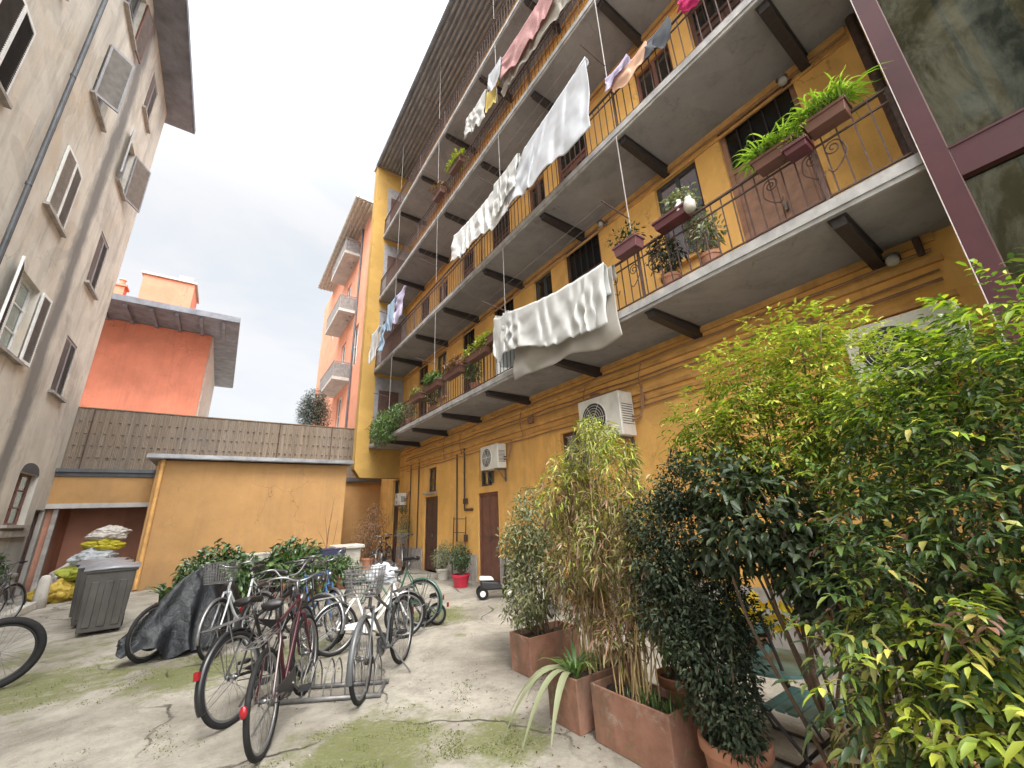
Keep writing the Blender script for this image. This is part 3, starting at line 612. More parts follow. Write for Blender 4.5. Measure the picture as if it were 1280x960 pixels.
# doors and windows
rbp(door_x(rb, XR, -1, 8.5, 9.5, 0, 2.12, .16, 'redbrown', panels=2)); rbp(window_x(rb, XR, -1, 8.75, 9.4, 2.28, 3.2, .16, 'darkshut', sill=False))
rbp(door_x(rb, XR, -1, 11.95, 13.0, 0, 2.2, .16, 'darkwood', panels=4)); rbp(window_x(rb, XR, -1, 12.1, 12.8, 2.34, 3.12, .16, 'darkwood', sill=True))
rbp(door_x(rb, XR, -1, 15.45, 16.2, 0, 3.0, .2, 'darkwood', transom=2.1, panels=3)); rbp(door_x(rb, XR, -1, 5.2, 6.2, 0, 2.12, .16, 'redbrown', panels=3)); rbp(window_x(rb, XR, -1, 5.3, 6.1, 2.3, 3.1, .16, 'darkwood', sill=False))
for fi, (zu, zt, rh) in enumerate(FL):
    hd, hw = (2.84, 2.72) if fi == 0 else (2.6, 2.5)
    for di, (a, b) in enumerate(up_d):
        big = fi == 0 and di == 0
        rbp(door_x(rb, XR, -1, a, b, zt+.002, zt+hd, .16, 'doorwood' if big else ('darkwood' if (di+fi) % 2 else 'redbrown'), transom=zt+2.0, panels=1 if big else 2, glazed=not big))
    for a, b in up_w: rbp(window_x(rb, XR, -1, a, b, zt+1.05, zt+hw, .16, 'darkshut' if fi % 2 == 0 else 'redbrown', sillmat='ochre_trim'))
# open door leaf on the first balcony
mb = MB(); mb.obox((5.2, 7.46, 5.30), (.26, -.10, 0), (.02, .03, 0), (0, 0, 1.0)); mb.obox((5.2, 7.44, 5.55), (.18, -.07, 0), (.025, .035, 0), (0, 0, .62), 1); rbp(mb.build('door_leaf', ['whiteframe', 'pane'], rb))
BR_Y = [.75, 2.85, 4.85, 7.05, 9.25, 11.3, 13.5]
def scroll(mb, x, y, z, s, fl=1, r=.007):
    pts = []
    for i in range(26):
        t = i/25; a = t*3.6*math.pi; rr = s*(1-.86*t); pts.append((x, y+fl*rr*math.cos(a)*.9, z+rr*math.sin(a)))
    mb.tube(pts, r, 5)
    mb.tube(catmull([(x, y+fl*s*.9, z), (x, y+fl*s*1.0, z-s*1.2), (x, y+fl*s*.3, z-s*2.3), (x, y-fl*s*.5, z-s*2.9), (x, y-fl*s*.9, z-s*2.3)], 4), r, 5)
for fi, (zu, zt, rh) in enumerate(FL):
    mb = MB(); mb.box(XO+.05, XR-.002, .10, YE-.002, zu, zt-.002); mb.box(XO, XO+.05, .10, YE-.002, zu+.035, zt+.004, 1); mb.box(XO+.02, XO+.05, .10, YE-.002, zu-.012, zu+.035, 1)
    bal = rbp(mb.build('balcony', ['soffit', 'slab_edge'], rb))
    mb = MB()                                           # railing: one piece of ironwork
    y = .16
    while y < YE-.05:
        mb.box(XO+.034, XO+.046, y-.006, y+.006, zt+.06, zt+rh-.02); y += .125
    mb.box(XO+.025, XO+.06, .12, YE-.02, zt+rh-.02, zt+rh+.0); mb.box(XO+.03, XO+.05, .12, YE-.02, zt+rh-.15, zt+rh-.135); mb.box(XO+.03, XO+.05, .12, YE-.02, zt+.045, zt+.06)
    for yb in BR_Y + [.14, YE-.06]: mb.box(XO+.022, XO+.055, yb-.015, yb+.015, zt+.005, zt+rh+.001)
    if fi == 0:
        for yy, ff in ((.78, 1), (.60, -1), (1.15, 1), (2.05, -1), (2.62, 1), (2.95, -1), (3.3, 1)): scroll(mb, XO+.03, yy, zt+.52, .085, ff)
    mb.build('railing', 'rustiron', bal)
    for yb in BR_Y:                                     # cantilever beams under the slab
        mb = MB(); mb.hexa([(XO+.12, yb-.055, zu-.10), (XR-.003, yb-.055, zu-.17), (XR-.003, yb+.055, zu-.17), (XO+.12, yb+.055, zu-.10), (XO+.10, yb-.055, zu-.003), (XR-.003, yb-.055, zu-.003), (XR-.003, yb+.055, zu-.003), (XO+.10, yb+.055, zu-.003)])
        mb.box(XO+.09, XR-.003, yb-.075, yb+.075, zu-.022, zu-.0035); mb.build('bracket', 'iron', bal)
    ztop = FL[fi+1][0] if fi < 3 else 17.35
    for yb in (2.88, 6.1, 9.6, 13.3):
        mb = MB(); mb.tube([(XO+.0, yb, zt+rh), (XO+.0, yb, ztop)], .010, 6); po_ = mb.build('clothes_pole', 'poles', bal)
        mb = MB(); mb.tube([(XO, yb, zt+rh+.55), (XO-.55, yb+.02, zt+rh+.62)], .011, 6); mb.build('arm', 'rustiron', po_)
    for k in range(3):
        mb = MB(); mb.tube([(XO-.15-.18*k, 2.88, zt+rh+.60), (XO-.15-.18*k, 6.1, zt+rh+.57), (XO-.15-.18*k, 9.6, zt+rh+.60)], .004, 4); mb.build('clothes_line', 'poles', bal)
# eave with close set boards
mb = MB(); mb.box(3.85, XR+.5, -1.6, 15.45, 17.48, 17.6)
x = 3.88
while x < XR-.05: mb.box(x, x+.075, -1.6, 15.44, 17.41, 17.478, 1); x += .17
mb.tube([(3.78, -1.6, 17.5), (3.78, 15.5, 17.5)], .075, 8)
mb.hexa([(3.8, -1.6, 17.601), (XR+6, -1.6, 17.601), (XR+6, 17.85, 17.601), (3.8, 15.45, 17.601), (XR+5.9, -1.6, 19.8), (XR+6, -1.6, 19.8), (XR+6, 17.85, 19.8), (XR+5.9, 17.85, 19.8)])
rbp(mb.build('roof', ['eave', 'lead'], rb))
# pipes and cables on the wall
mb = MB()
for (z, r, dx) in ((3.94, .016, .07), (3.70, .012, .05), (3.60, .018, .09), (3.21, .014, .05)):
    pts = [(XR-dx, .35+i*.75, z+random.uniform(-.012, .008)-(.02 if i % 2 else 0)) for i in range(20)]; mb.tube(pts, r, 6)
for (zu, zt, rh) in FL[1:]: mb.tube([(XR-.06, .3+i*.8, zu-.14+random.uniform(-.015, .01)) for i in range(19)], .014, 6)
for y in (1.6, 3.9, 5.2, 7.3, 10.3, 11.4): mb.tube(catmull([(XR-.05, y, 3.9), (XR-.08, y+.06, 3.6), (XR-.05, y-.02, 3.25)], 4), .011, 6)
mb.box(XR-.11, XR-.02, 1.45, 1.63, 3.47, 3.68); mb.box(XR-.09, XR-.02, 6.9, 7.05, 3.5, 3.66); mb.box(XR-.09, XR-.02, 4.9, 5.08, 3.47, 3.66)
rbp(mb.build('conduit', 'copper', rb))
for y, z0, z1 in ((10.15, 1.75, 3.4), (14.2, .0, 3.5), (13.45, .6, 3.5), (10.6, .9, 3.3)): mb = MB(); mb.tube([(XR-.035, y, z0), (XR-.035, y, z1)], .020, 6); rbp(mb.build('wall_pipe', 'rustiron', rb))
mb = MB(); mb.box(XR-.05, XR-.02, 9.7, 10.15, 1.70, 1.76); rbp(mb.build('wall_bracket', 'rustiron', rb))
mb = MB(); mb.box(XR-.10, XR-.02, 9.98, 10.12, 1.88, 2.02); rbp(mb.build('meter_box', 'rustiron', rb))
mb = MB(); mb.box(XR-.08, XR-.02, 10.0, 10.12, .92, 1.1); rbp(mb.build('meter_box', 'rustiron', rb))
mb = MB(); mb.tube([(XR-.08, .22, 4.3), (XR-.08, .22, 17.4)], .05, 10); mb.tube([(XR-.08, .42, 3.9), (XR-.08, .42, 4.1)], .03, 8); rbp(smooth_by_angle(mb.build('downpipe', 'rustiron', rb)))

# wall behind the lift, and the lift shaft itself
mb = MB(); wall_open(mb, 'x', XR, -4.0, -1.601, 0, 17.6, [(-3.6, -2.5, 4.3, 6.9), (-3.6, -2.5, 7.4, 10.0)], .2); rbp(mb.build('wall', 'liftwall', rb))
rbp(window_x(rb, XR, -1, -3.6, -2.5, 4.3, 6.9, .16, 'redbrown', sill=False)); rbp(window_x(rb, XR, -1, -3.6, -2.5, 7.4, 10.0, .16, 'redbrown', sill=False))
lf = thing('lift_shaft', 'maroon steel and glass lift shaft at the near end of the balconies', 'lift', (4.2, 0, 0))
def lfp(o): o.location = -Vector((4.2, 0, 0)); return o
XF = 4.2
for yc in (.05, -2.25):
    for xc in (XF+.07, XR-.12):
        mb = MB(); mb.box(xc-.07, xc+.07, yc-.07, yc+.07, 0, 18.3); c = lfp(mb.build('column', 'maroon', lf)); bevel(c, .006)
mb = MB(); mb.box(XF-.003, XF+.006, .118, .124, 0, 18.3); lfp(mb.build('edge_strip', 'maroon_edge', lf))
for z in (.15, 4.0, 7.15, 10.4, 13.6, 16.8):
    mb = MB(); mb.box(XF+.002, XF+.14, -2.18, -.021, z-.13, z+.13); mb.box(XF-.004, XF+.02, -2.18, -.021, z+.13, z+.15); lfp(mb.build('beam', 'maroon', lf))
    mb = MB(); mb.box(XF+.14, XR-.19, -.02, .10, z-.10, z+.10); lfp(mb.build('beam', 'maroon', lf))
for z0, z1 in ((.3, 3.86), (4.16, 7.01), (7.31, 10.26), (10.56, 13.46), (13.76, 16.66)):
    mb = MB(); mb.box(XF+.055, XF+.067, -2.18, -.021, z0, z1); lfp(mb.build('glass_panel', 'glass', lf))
mb = MB()
for y in (-.55, -1.5): mb.box(XF+.42, XF+.54, y-.055, y+.055, 0, 18); mb.box(XF+.95, XF+1.0, y-.10, y+.10, 0, 18)
for z in (1.2, 2.6, 5.0, 6.2, 8.2, 9.3, 11.5): mb.box(XF+.44, XF+.50, -1.445, -.605, z-.06, z+.06); mb.box(XF+.955, XF+.995, -1.399, -.651, z+.25, z+.33)
lfp(mb.build('guide_frame', 'galv', lf))
mb = MB(); mb.tube([(XF+.3, -.85, 0), (XF+.3, -.85, 18)], .012, 6); mb.tube([(XF+.3, -1.0, 0), (XF+.3, -1.0, 18)], .012, 6); mb.tube([(XF+.7, -.33, 2.2), (XF+.7, -.33, 18)], .02, 6); lfp(mb.build('cable', 'galv', lf))
mb = MB(); mb.box(XF+.62, XF+.75, -.30, -.18, 2.55, 2.75); mb.box(XF+.62, XF+.75, -.30, -.18, 4.75, 4.95); lfp(mb.build('switch_box', 'acwhite', lf))

# ------------------------------------------------------------------ low range across the end of the courtyard
YS = 15.6; YB = 17.8
sh = thing('garden_store', 'low flat roofed ochre store across the end of the courtyard', 'outbuilding', (0, YS, 0))
def shp(o): o.location = -Vector((0, YS, 0)); return o
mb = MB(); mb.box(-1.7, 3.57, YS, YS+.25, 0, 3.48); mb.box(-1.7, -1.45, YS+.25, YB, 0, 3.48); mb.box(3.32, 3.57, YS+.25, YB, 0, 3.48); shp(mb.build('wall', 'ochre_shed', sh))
mb = MB(); mb.box(-1.95, 3.72, YS-.22, YB-.05, 3.53, 3.60); mb.box(-1.95, 3.72, YS-.24, YS-.16, 3.50, 3.64); mb.box(-1.95, 3.72, YS-.30, YS-.241, 3.52, 3.60); shp(mb.build('roof', 'lead', sh))
mb = MB(); mb.tube([(-1.58, YS-.07, .05), (-1.58, YS-.07, 3.5)], .055, 10); mb.tube([(-1.58, YS-.07, 3.3), (-1.58, YS-.07, 3.36)], .07, 10); shp(smooth_by_angle(mb.build('downpipe', 'ochre_trim', sh)))
po = thing('open_porch', 'open porch with pale concrete lintel and brown back wall beside the store', 'outbuilding', (-3, YB, 0))
def pop(o): o.location = -Vector((-3, YB, 0)); return o
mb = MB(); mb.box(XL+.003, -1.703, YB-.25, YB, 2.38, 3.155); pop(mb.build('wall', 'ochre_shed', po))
mb = MB(); mb.box(XL+.003, -1.703, YB-.29, YB+.03, 2.24, 2.378); pop(mb.build('lintel', 'concrete', po))
mb = MB(); mb.box(XL-.4, -1.5, YB+1.7, YB+1.9, 0, 3.0); mb.box(XL-.4, XL+.15, YB+.012, YB+1.69, 0, 3.3); mb.box(-1.69, -1.5, YB+.05, YB+1.69, 0, 3.0); pop(mb.build('back_wall', 'brownwall', po))
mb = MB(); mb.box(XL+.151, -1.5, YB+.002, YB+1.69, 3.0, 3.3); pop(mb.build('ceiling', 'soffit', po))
mb = MB(); mb.box(-3.98, -3.88, YB-.2, YB-.1, 0, 2.235); pop(mb.build('post', 'stone', po))
mb = MB(); mb.box(XL+.003, -1.72, YB-.30, YB-.02, 3.16, 3.36); mb.box(XL+.003, -1.72, YB-.38, YB-.301, 3.28, 3.38); pop(mb.build('gutter', 'slate', po))
yw = thing('yard_wall', 'short ochre wall with grey flashing between store and tenement', 'wall', (4.5, YB, 0))
mb = MB(); mb.box(3.58, XR-.003, YB, YB+.2, 0, 3.08); o = mb.build('wall', 'ochre_shed', yw); o.location = (-4.5, -YB, 0)
mb = MB(); mb.box(3.58, XR-.003, YB-.12, YB+.05, 3.085, 3.26); o = mb.build('flashing', 'slate', yw); o.location = (-4.5, -YB, 0)
tr = thing('roof_terrace', 'flat roof terrace slab behind the reed screen', 'terrace', (0.5, 20, 3.1))
mb = MB(); mb.box(XL+.01, XR+6, YB+1.95, 33, 3.2, 3.3); mb.box(3.6, XR+.25, YB+.22, YB+1.94, 3.2, 3.3); mb.box(-1.45, 3.3, YB+.1, YB+1.94, 3.2, 3.3); mb.box(XL+.1, XR+5, 32, 32.3, 0, 3.19); o = mb.build('slab', 'concrete', tr); o.location = (-.5, -20, -3.1)
rs = thing('reed_fence', 'brown reed screening fence standing along the terrace edge', 'fence', (0, YB, 3.3))
mb = MB(); x = XL-.3; i = 0
while x < 4.5:
    w_ = random.uniform(.020, .034); d = random.uniform(0, .018); zt = 5.30 + random.uniform(-.02, .03); yy = YB+.03-d
    mb.add([(x, yy, 3.3), (x+w_*.5, yy-.012, 3.3), (x+w_, yy, 3.3), (x, yy, zt), (x+w_*.5, yy-.012, zt), (x+w_, yy, zt)], [(0, 1, 4, 3), (1, 2, 5, 4)]); x += w_
mb.box(XL-.3, 4.5, YB+.035, YB+.05, 3.3, 5.28)
for z in (3.75, 4.12, 4.50, 4.88):
    x = XL+.1
    while x < 4.45: mb.box(x, x+.07, YB-.015, YB+.0, z-.014+random.uniform(-.012, .012), z+.014, 1); x += random.uniform(.16, .24)
o = mb.build('screen', ['reed', 'darkwood'], rs); o.location = (0, -YB, -3.3)
mb = MB(); mb.tube([(XL-.3, YB+.03, 5.32), (1.0, YB+.03, 5.30), (4.5, YB+.03, 5.31)], .035, 6); o = mb.build('top_rail', 'bark', rs); o.location = (0, -YB, -3.3)
for x in (-3.75, 1.45, 3.35):
    mb = MB(); mb.tube([(x, YB-.02, 3.3), (x, YB-.02, 5.33)], .018, 6); o = mb.build('post', 'darkwood', rs); o.location = (0, -YB, -3.3)

# ------------------------------------------------------------------ houses beyond
rh_ = thing('salmon_house', 'plain salmon red house with dark overhanging eaves beyond the reed fence', 'house', (-5, 26, 0))
def rhp(o): o.location = -Vector((-5, 26, 0)); return o
mb = MB(); mb.box(-14, -1.78, 26, 36, 0, 11.62); rhp(mb.build('wall', 'salmon', rh_))
mb = MB(); mb.box(-1.779, -1.70, 26.12, 26.22, 0, 11.6); mb.box(-1.775, -1.72, 26.5, 36, 0, 11.6); rhp(mb.build('side_strip', 'whitestone', rh_))
mb = MB(); mb.box(-15, -.66, 23.65, 36.5, 11.64, 11.78); mb.box(-15, -.60, 23.58, 23.66, 11.66, 11.95); mb.box(-.67, -.58, 23.6, 36.5, 11.66, 11.95)
for k in range(14): xx = -13.6+k*.95; mb.box(xx-.07, xx+.07, 23.75, 25.99, 11.5, 11.638)
rhp(mb.build('eave', 'eave', rh_))
mb = MB(); mb.hexa([(-15, 23.7, 11.79), (-.7, 23.7, 11.79), (-.7, 36.5, 11.79), (-15, 36.5, 11.79), (-12, 28, 13.9), (-3, 28, 13.3), (-3, 32, 13.3), (-12, 32, 13.9)]); rhp(mb.build('roof', 'tile', rh_))
mb = MB(); mb.box(-5.25, -3.05, 26.6, 29, 12.6, 14.75); rhp(mb.build('stair_tower', 'salmon', rh_))
mb = MB(); mb.box(-5.35, -2.95, 26.5, 29.1, 14.76, 14.88); mb.box(-3.85, -3.2, 26.9, 27.6, 14.88, 15.3); rhp(mb.build('tower_cap', 'concrete', rh_))
mb = MB(); mb.box(-6.3, -5.9, 26.9, 27.5, 12.5, 13.9); mb.box(-6.38, -5.82, 26.84, 27.56, 13.9, 14.0); mb.lathe([(.12, 0), (.12, .35), (.16, .36), (.1, .45)], 10, (-6.1, 27.2, 14.0)); rhp(mb.build('chimney', 'salmon', rh_))

ob_ = thing('apartment_block', 'distant orange apartment block with stacked grey balconies behind the yellow wing wall', 'building', (5, 24, 0))
def obp(o): o.location = -Vector((5, 24, 0)); return o
OX = 4.45
mb = MB(); wall_open(mb, 'x', OX, 18.6, 31, 0, 17.4, [(22.0, 23.0, 5.9, 8.0), (22.2, 23.2, 9.0, 11.2), (22.2, 23.2, 12.8, 15), (19.5, 20.5, 9, 11.2), (26.0, 27, 9.6, 11), (26, 27, 13, 14.6)], .2); mb.box(OX+.3, OX+8, 30.7, 31, 0, 17.4); mb.box(OX+.001, OX+.3, 30.8, 30.999, 0, 17.4); obp(mb.build('wall', 'orange', ob_))
for q in ((22.0, 23.0, 5.9, 8.0), (22.2, 23.2, 9.0, 11.2), (22.2, 23.2, 12.8, 15), (19.5, 20.5, 9, 11.2), (26.0, 27, 9.6, 11), (26, 27, 13, 14.6)): obp(window_x(ob_, OX, -1, *q, .15, 'whiteframe', sill=False))
for zb, y0, y1 in ((8.35, 20.6, 24.2), (12.2, 20.6, 24.2), (15.8, 20.6, 24.2)):
    mb = MB(); mb.box(3.62, OX-.002, y0, y1, zb, zb+.16); b = obp(mb.build('balcony', 'concrete', ob_))
    mb = MB(); mb.box(3.64, 3.66, y0+.02, y1, zb+.95, zb+1.0); mb.box(3.66, OX-.01, y0+.02, y0+.05, zb+.95, zb+1.0)
    yy = y0+.05
    while yy < y1: mb.box(3.642, 3.658, yy, yy+.02, zb+.16, zb+.95); yy += .13
    xx = 3.7
    while xx < OX: mb.box(xx, xx+.02, y0+.025, y0+.045, zb+.16, zb+.95); xx += .13
    mb.box(3.68, OX-.02, y0+.06, y0+.075, zb+.2, zb+.9)
    mb.build('railing', 'poles', b)
    mb = MB(); mb.box(3.665, 3.675, y0+.08, y1, zb+.2, zb+.92); mb.build('screen_panel', 'concrete', b)
mb = MB(); mb.box(3.55, OX+8, 17.9, 28.2, 17.42, 17.55)
x = 3.6
while x < OX-.05: mb.box(x, x+.08, 18.0, 28.15, 17.35, 17.418); x += .2
mb.tube([(3.5, 17.9, 17.5), (3.5, 28.2, 17.5)], .09, 8); obp(mb.build('roof', 'whitestone', ob_))
mb = MB(); mb.tube([(OX-.07, 20.1, 3.3), (OX-.07, 20.1, 17.3)], .05, 8); obp(mb.build('downpipe', 'slate', ob_))

def ac_unit(name, label, loc, sx=.30, sy=.80, sz=.58, face='-x', group='air conditioner units on the walls', dirt=1):
    """box in local coords: back at x=0, front towards -x; loc is the back bottom centre"""
    t = thing(name, label, 'air conditioner', loc, (0, 0, 0), group)
    mb = MB(); mb.box(-sx, -.05, -sy/2, sy/2, 0, sz); b = mb.build('casing', 'acwhite', t); bevel(b, .018, 3)
    mb = MB(); cy, cz, R_ = sy*.12, sz*.5, sz*.40
    mb.lathe([(R_, 0), (R_, .012), (R_*.93, .012), (R_*.93, 0.002)], 28); mb.v = [(-sx-z*1.0, cy+x, cz+y) for x, y, z in mb.v]
    for k in range(1, 6): 
        rr = R_*.93*k/6; mb.tube([(-sx-.010, cy+rr*math.cos(a), cz+rr*math.sin(a)) for a in np.linspace(0, 2*math.pi, 25)[:-1]], .004, 4, closed=True)
    for k in range(6): a = k*math.pi/3; mb.tube([(-sx-.010, cy, cz), (-sx-.010, cy+R_*.95*math.cos(a), cz+R_*.95*math.sin(a))], .004, 4)
    mb.build('fan_guard', 'acwhite', t)
    mb = MB(); mb.lathe([(R_*.92, 0), (R_*.92, .004)], 28); mb.v = [(-sx-.002-z*.5, cy+x, cz+y) for x, y, z in mb.v]; mb.build('fan', 'acdark', t)
    for ya_, yb_ in ((sy/2+.0005, sy/2+.004), (-sy/2-.004, -sy/2-.0005)):
        mb = MB()
        for k in range(9): z = sz*.25+k*sz*.055; mb.box(-sx*.9, -.09, ya_, yb_, z, z+.012)
        mb.build('vent', 'acdark', t)
    for s in (-1, 1):
        mb = MB(); y = s*sy*.36; mb.box(-sx-.02, -.001, y-.02, y+.02, -.035, -.004); mb.box(-.03, -.001, y-.02, y+.02, -.30, -.036); mb.tube([(-.02, y, -.27), (-sx*.75, y, -.03)], .012, 6); mb.build('bracket', 'galv', t)
    mb = MB()
    for k in range(2): mb.tube(catmull([(-.12, -sy/2-.0, sz*.35+.06*k), (-.09, -sy/2-.14, sz*.38+.05*k), (-.06, -sy/2-.18-.03*k, sz*.7), (-.03, -sy/2-.2, sz*1.1)], 5), .016, 7)
    mb.build('hose', 'copper', t)
    return t
ac_unit('air_conditioner', 'white air conditioner above the reddish brown ground floor door', (XR-.02, 8.38, 2.62))
ac_unit('air_conditioner', 'large grey white air conditioner half hidden behind the bamboo top', (XR-.02, 4.62, 2.72), .40, .95, .74)
ac_unit('air_conditioner', 'big white air conditioner showing over the yellow green shrubs at right', (XR-.02, .74, 2.66), .36, .84, .62)
ac_unit('air_conditioner', 'small white air conditioner low on the wall beside the far narrow door', (XR-.02, 14.75, 2.02), .28, .55, .42)
for q, lb_ in (((OX-.15, 21.3, 12.42), 'air conditioner on the middle balcony of the far orange block'), ((OX-.15, 21.6, 16.02), 'air conditioner on the top balcony of the far orange block')): ac_unit('air_conditioner', lb_, q)

def wall_lamp(label, loc):
    t = thing('wall_lamp', label, 'lamp', loc, group='bulkhead lamps on the ochre wall')
    mb = MB(); mb.box(-.05, 0, -.05, .05, -.05, .05); mb.tube([(-.05, 0, 0), (-.14, 0, .02), (-.18, 0, -.03)], .012, 6); mb.build('bracket', 'rustiron', t)
    mb = MB(); mb.lathe([(.02, 0), (.045, -.02), (.058, -.06), (.045, -.105), (.014, -.122)], 16, (-.18, 0, -.02)); mb.build('globe', 'lamp', t, smooth=True)
    mb = MB(); mb.lathe([(.02, .025), (.066, 0), (.07, -.012), (.02, -.002)], 16, (-.18, 0, -.02)); mb.build('shade', 'galv', t, smooth=True)
wall_lamp('globe lamp on the ochre wall under the first balcony near the lift', (XR-.001, .62, 4.0))
wall_lamp('lamp above the first floor doors right of the hanging sheet', (XR-.001, 4.25, 7.0))
wall_lamp('lamp over the big brown balcony door by the lift', (XR-.001, .98, 7.0))

# ================================================================== BICYCLES
_wheel_cache = {}
def wheel_meshes(r, tw, tyre_m, rim_m):
    k = (r, tw, tyre_m, rim_m)
    if k in _wheel_cache: return _wheel_cache[k]
    def ring(R_, sec, nseg=56):
        mb = MB(); n = len(sec)
        for i in range(nseg):
            a = 2*math.pi*i/nseg
            for (dr, dy) in sec: mb.v.append(((R_+dr)*math.cos(a), dy, (R_+dr)*math.sin(a)))
        for i in range(nseg):
            for j in range(n): mb.f.append((i*n+j, i*n+(j+1) % n, ((i+1) % nseg)*n+(j+1) % n, ((i+1) % nseg)*n+j)); mb.mi.append(0)
        return mb
    ts = [(tw*math.cos(a)*1.0, tw*math.sin(a)) for a in np.linspace(0, 2*math.pi, 11)[:-1]]
    def me(mb, nm, mat):
        m = bpy.data.meshes.new(nm); m.from_pydata(mb.v, [], mb.f); m.materials.append(M[mat]); m.polygons.foreach_set('use_smooth', [True]*len(m.polygons)); m.update(); return m
    tyre = me(ring(r-tw, ts), 'tyre', tyre_m)
    rr = r-2*tw; rim = me(ring(rr, [(.006, -.011), (.006, .011), (-.008, .011), (-.016, .004), (-.016, -.004), (-.008, -.011)]), 'rim', rim_m)
    mb = MB(); mb.tube([(0, -.05, 0), (0, .05, 0)], .009, 8); mb.tube([(0, -.032, 0), (0, -.028, 0)], .028, 12); mb.tube([(0, .028, 0), (0, .032, 0)], .028, 12); mb.tube([(0, -.03, 0), (0, .03, 0)], .016, 10)
    ns = 28
    for i in range(ns):
        a = 2*math.pi*i/ns; sd = 1 if i % 2 else -1; ha = a + (.9 if (i//2) % 2 else -.9)
        mb.tube([(.026*math.cos(ha), sd*.029, .026*math.sin(ha)), ((rr-.012)*math.cos(a), 0, (rr-.012)*math.sin(a))], .0016, 4, cap=False)
    sp = me(mb, 'wheel', 'chrome'); _wheel_cache[k] = (sp, tyre, rim); return _wheel_cache[k]
def bicycle(label, R, F, frame='black', r=.345, tw=.020, style='diamond', bar='city', guards='chrome', rack=True, basket=None, lean=3, steer=0, saddle_z=.97, bar_z=1.04, rim_m='rim', lamp=True, reflector=False, chainguard=True, bag=False, stand=True, group='bicycles parked in the courtyard', seat_m='saddle', name='bicycle'):
    R = Vector((*R, 0)); F = Vector((*F, 0)); wb = (F-R).length; yaw = math.atan2(F.y-R.y, F.x-R.x); s = r/.345
    t = thing(name, label, 'bicycle', R, (rad(lean), 0, yaw), group); fr = M['fr_'+frame]
    sp, ty, ri = wheel_meshes(r, tw, 'rubber', rim_m)
    Ht = Vector((wb-.235*s, 0, r+.56*s)); Hb = Vector((wb-.185*s, 0, r+.40*s)); ax = (Ht-Hb).normalized(); piv = Vector((wb-.02, 0, r))
    def st(p): # steering turn about the head axis
        p = Vector(p); q = Matrix.Rotation(rad(steer), 3, ax) @ (p-Hb); return q + Hb
    w1 = link('wheel', sp, t, (0, 0, r)); link('tyre', ty, w1); link('rim', ri, w1)
    w2 = link('wheel', sp, t, st((wb, 0, r))); w2.rotation_euler = (0, 0, rad(steer)); link('tyre', ty, w2); link('rim', ri, w2)
    BB = Vector((.43*wb, 0, r-.055)); S = Vector((.26*wb, 0, min(saddle_z-.14, r+.50*s))); hub = Vector((0, 0, r)); d = (S-BB).normalized()
    mb = MB(); R1 = .0155
    mb.tube([Hb-ax*.01, Ht+ax*.02], .019, 8); mb.tube([BB, S], R1, 8)
    if style == 'diamond': mb.tube([S-d*.03, Ht-ax*.03], R1, 8); mb.tube([BB, Hb+ax*.02], R1*1.08, 8)
    elif style == 'step':
        m = BB + (S-BB)*.28; mb.tube(catmull([m, m.lerp(Hb, .5)+Vector((0, 0, -.05)), Hb+ax*.05], 6), R1, 8); mb.tube(catmull([BB, BB.lerp(Hb, .5)+Vector((0, 0, -.07)), Hb+ax*.0], 6), R1*1.1, 8)
    else:  # mixte / slanting
        m = BB + (S-BB)*.62; mb.tube([m, Ht-ax*.03], R1, 8); mb.tube([BB, Hb+ax*.02], R1*1.08, 8)
    for sd in (-1, 1):
        mb.tube([BB+Vector((0, sd*.03, 0)), BB+Vector((-.10, sd*.052, 0)), hub+Vector((0, sd*.058, 0))], .0095, 6); mb.tube([S+Vector((0, sd*.015, -.04)), S.lerp(hub, .3)+Vector((0, sd*.045, 0)), hub+Vector((0, sd*.058, 0))], .0085, 6)
    mb.tube([BB+Vector((0, -.04, 0)), BB+Vector((0, .04, 0))], .022, 10)
    smooth_by_angle(mb.build('frame', fr, t), 50)
    mb = MB(); mb.tube([S+d*-.02, Vector((S.x+(d.x/d.z)*(saddle_z-.06-S.z), 0, saddle_z-.05))], .0125, 8); mb.build('seat_post', 'chrome', t, True)
    sx = S.x+(d.x/d.z)*(saddle_z-S.z)
    mb = MB(); secs = [(-.13, .075, .0), (-.11, .085, .012), (-.05, .078, .012), (.02, .045, .004), (.09, .024, -.002), (.14, .018, -.012)]; nn = 10
    for (x, wd, dz) in secs:
        for j in range(nn): a = 2*math.pi*j/nn; mb.v.append((sx+x*s, wd*s*math.cos(a), saddle_z+dz+(.020 if math.sin(a) > 0 else .042)*math.sin(a)))
    for i in range(len(secs)-1):
        for j in range(nn): mb.f.append((i*nn+j, i*nn+(j+1) % nn, (i+1)*nn+(j+1) % nn, (i+1)*nn+j)); mb.mi.append(0)
    mb.f += [tuple(range(nn-1, -1, -1)), tuple(range((len(secs)-1)*nn, len(secs)*nn))]; mb.mi += [0, 0]
    sd_o = mb.build('saddle', seat_m, t, True)
    mb = MB(); mb.tube(catmull([(sx-.08*s, .03, saddle_z-.03), (sx-.03*s, .022, saddle_z-.05), (sx+.10*s, .012, saddle_z-.022)], 4), .004, 5); mb.tube(catmull([(sx-.08*s, -.03, saddle_z-.03), (sx-.03*s, -.022, saddle_z-.05), (sx+.10*s, -.012, saddle_z-.022)], 4), .004, 5)
    for k in (-1, 1): mb.tube([(sx-.10*s+.006*math.sin(i*2.1), k*.04+.012*math.cos(i*2.1), saddle_z-.06+i*.005) for i in range(10)], .003, 4)
    mb.build('saddle_spring', 'chrome', sd_o)
    mb = MB()
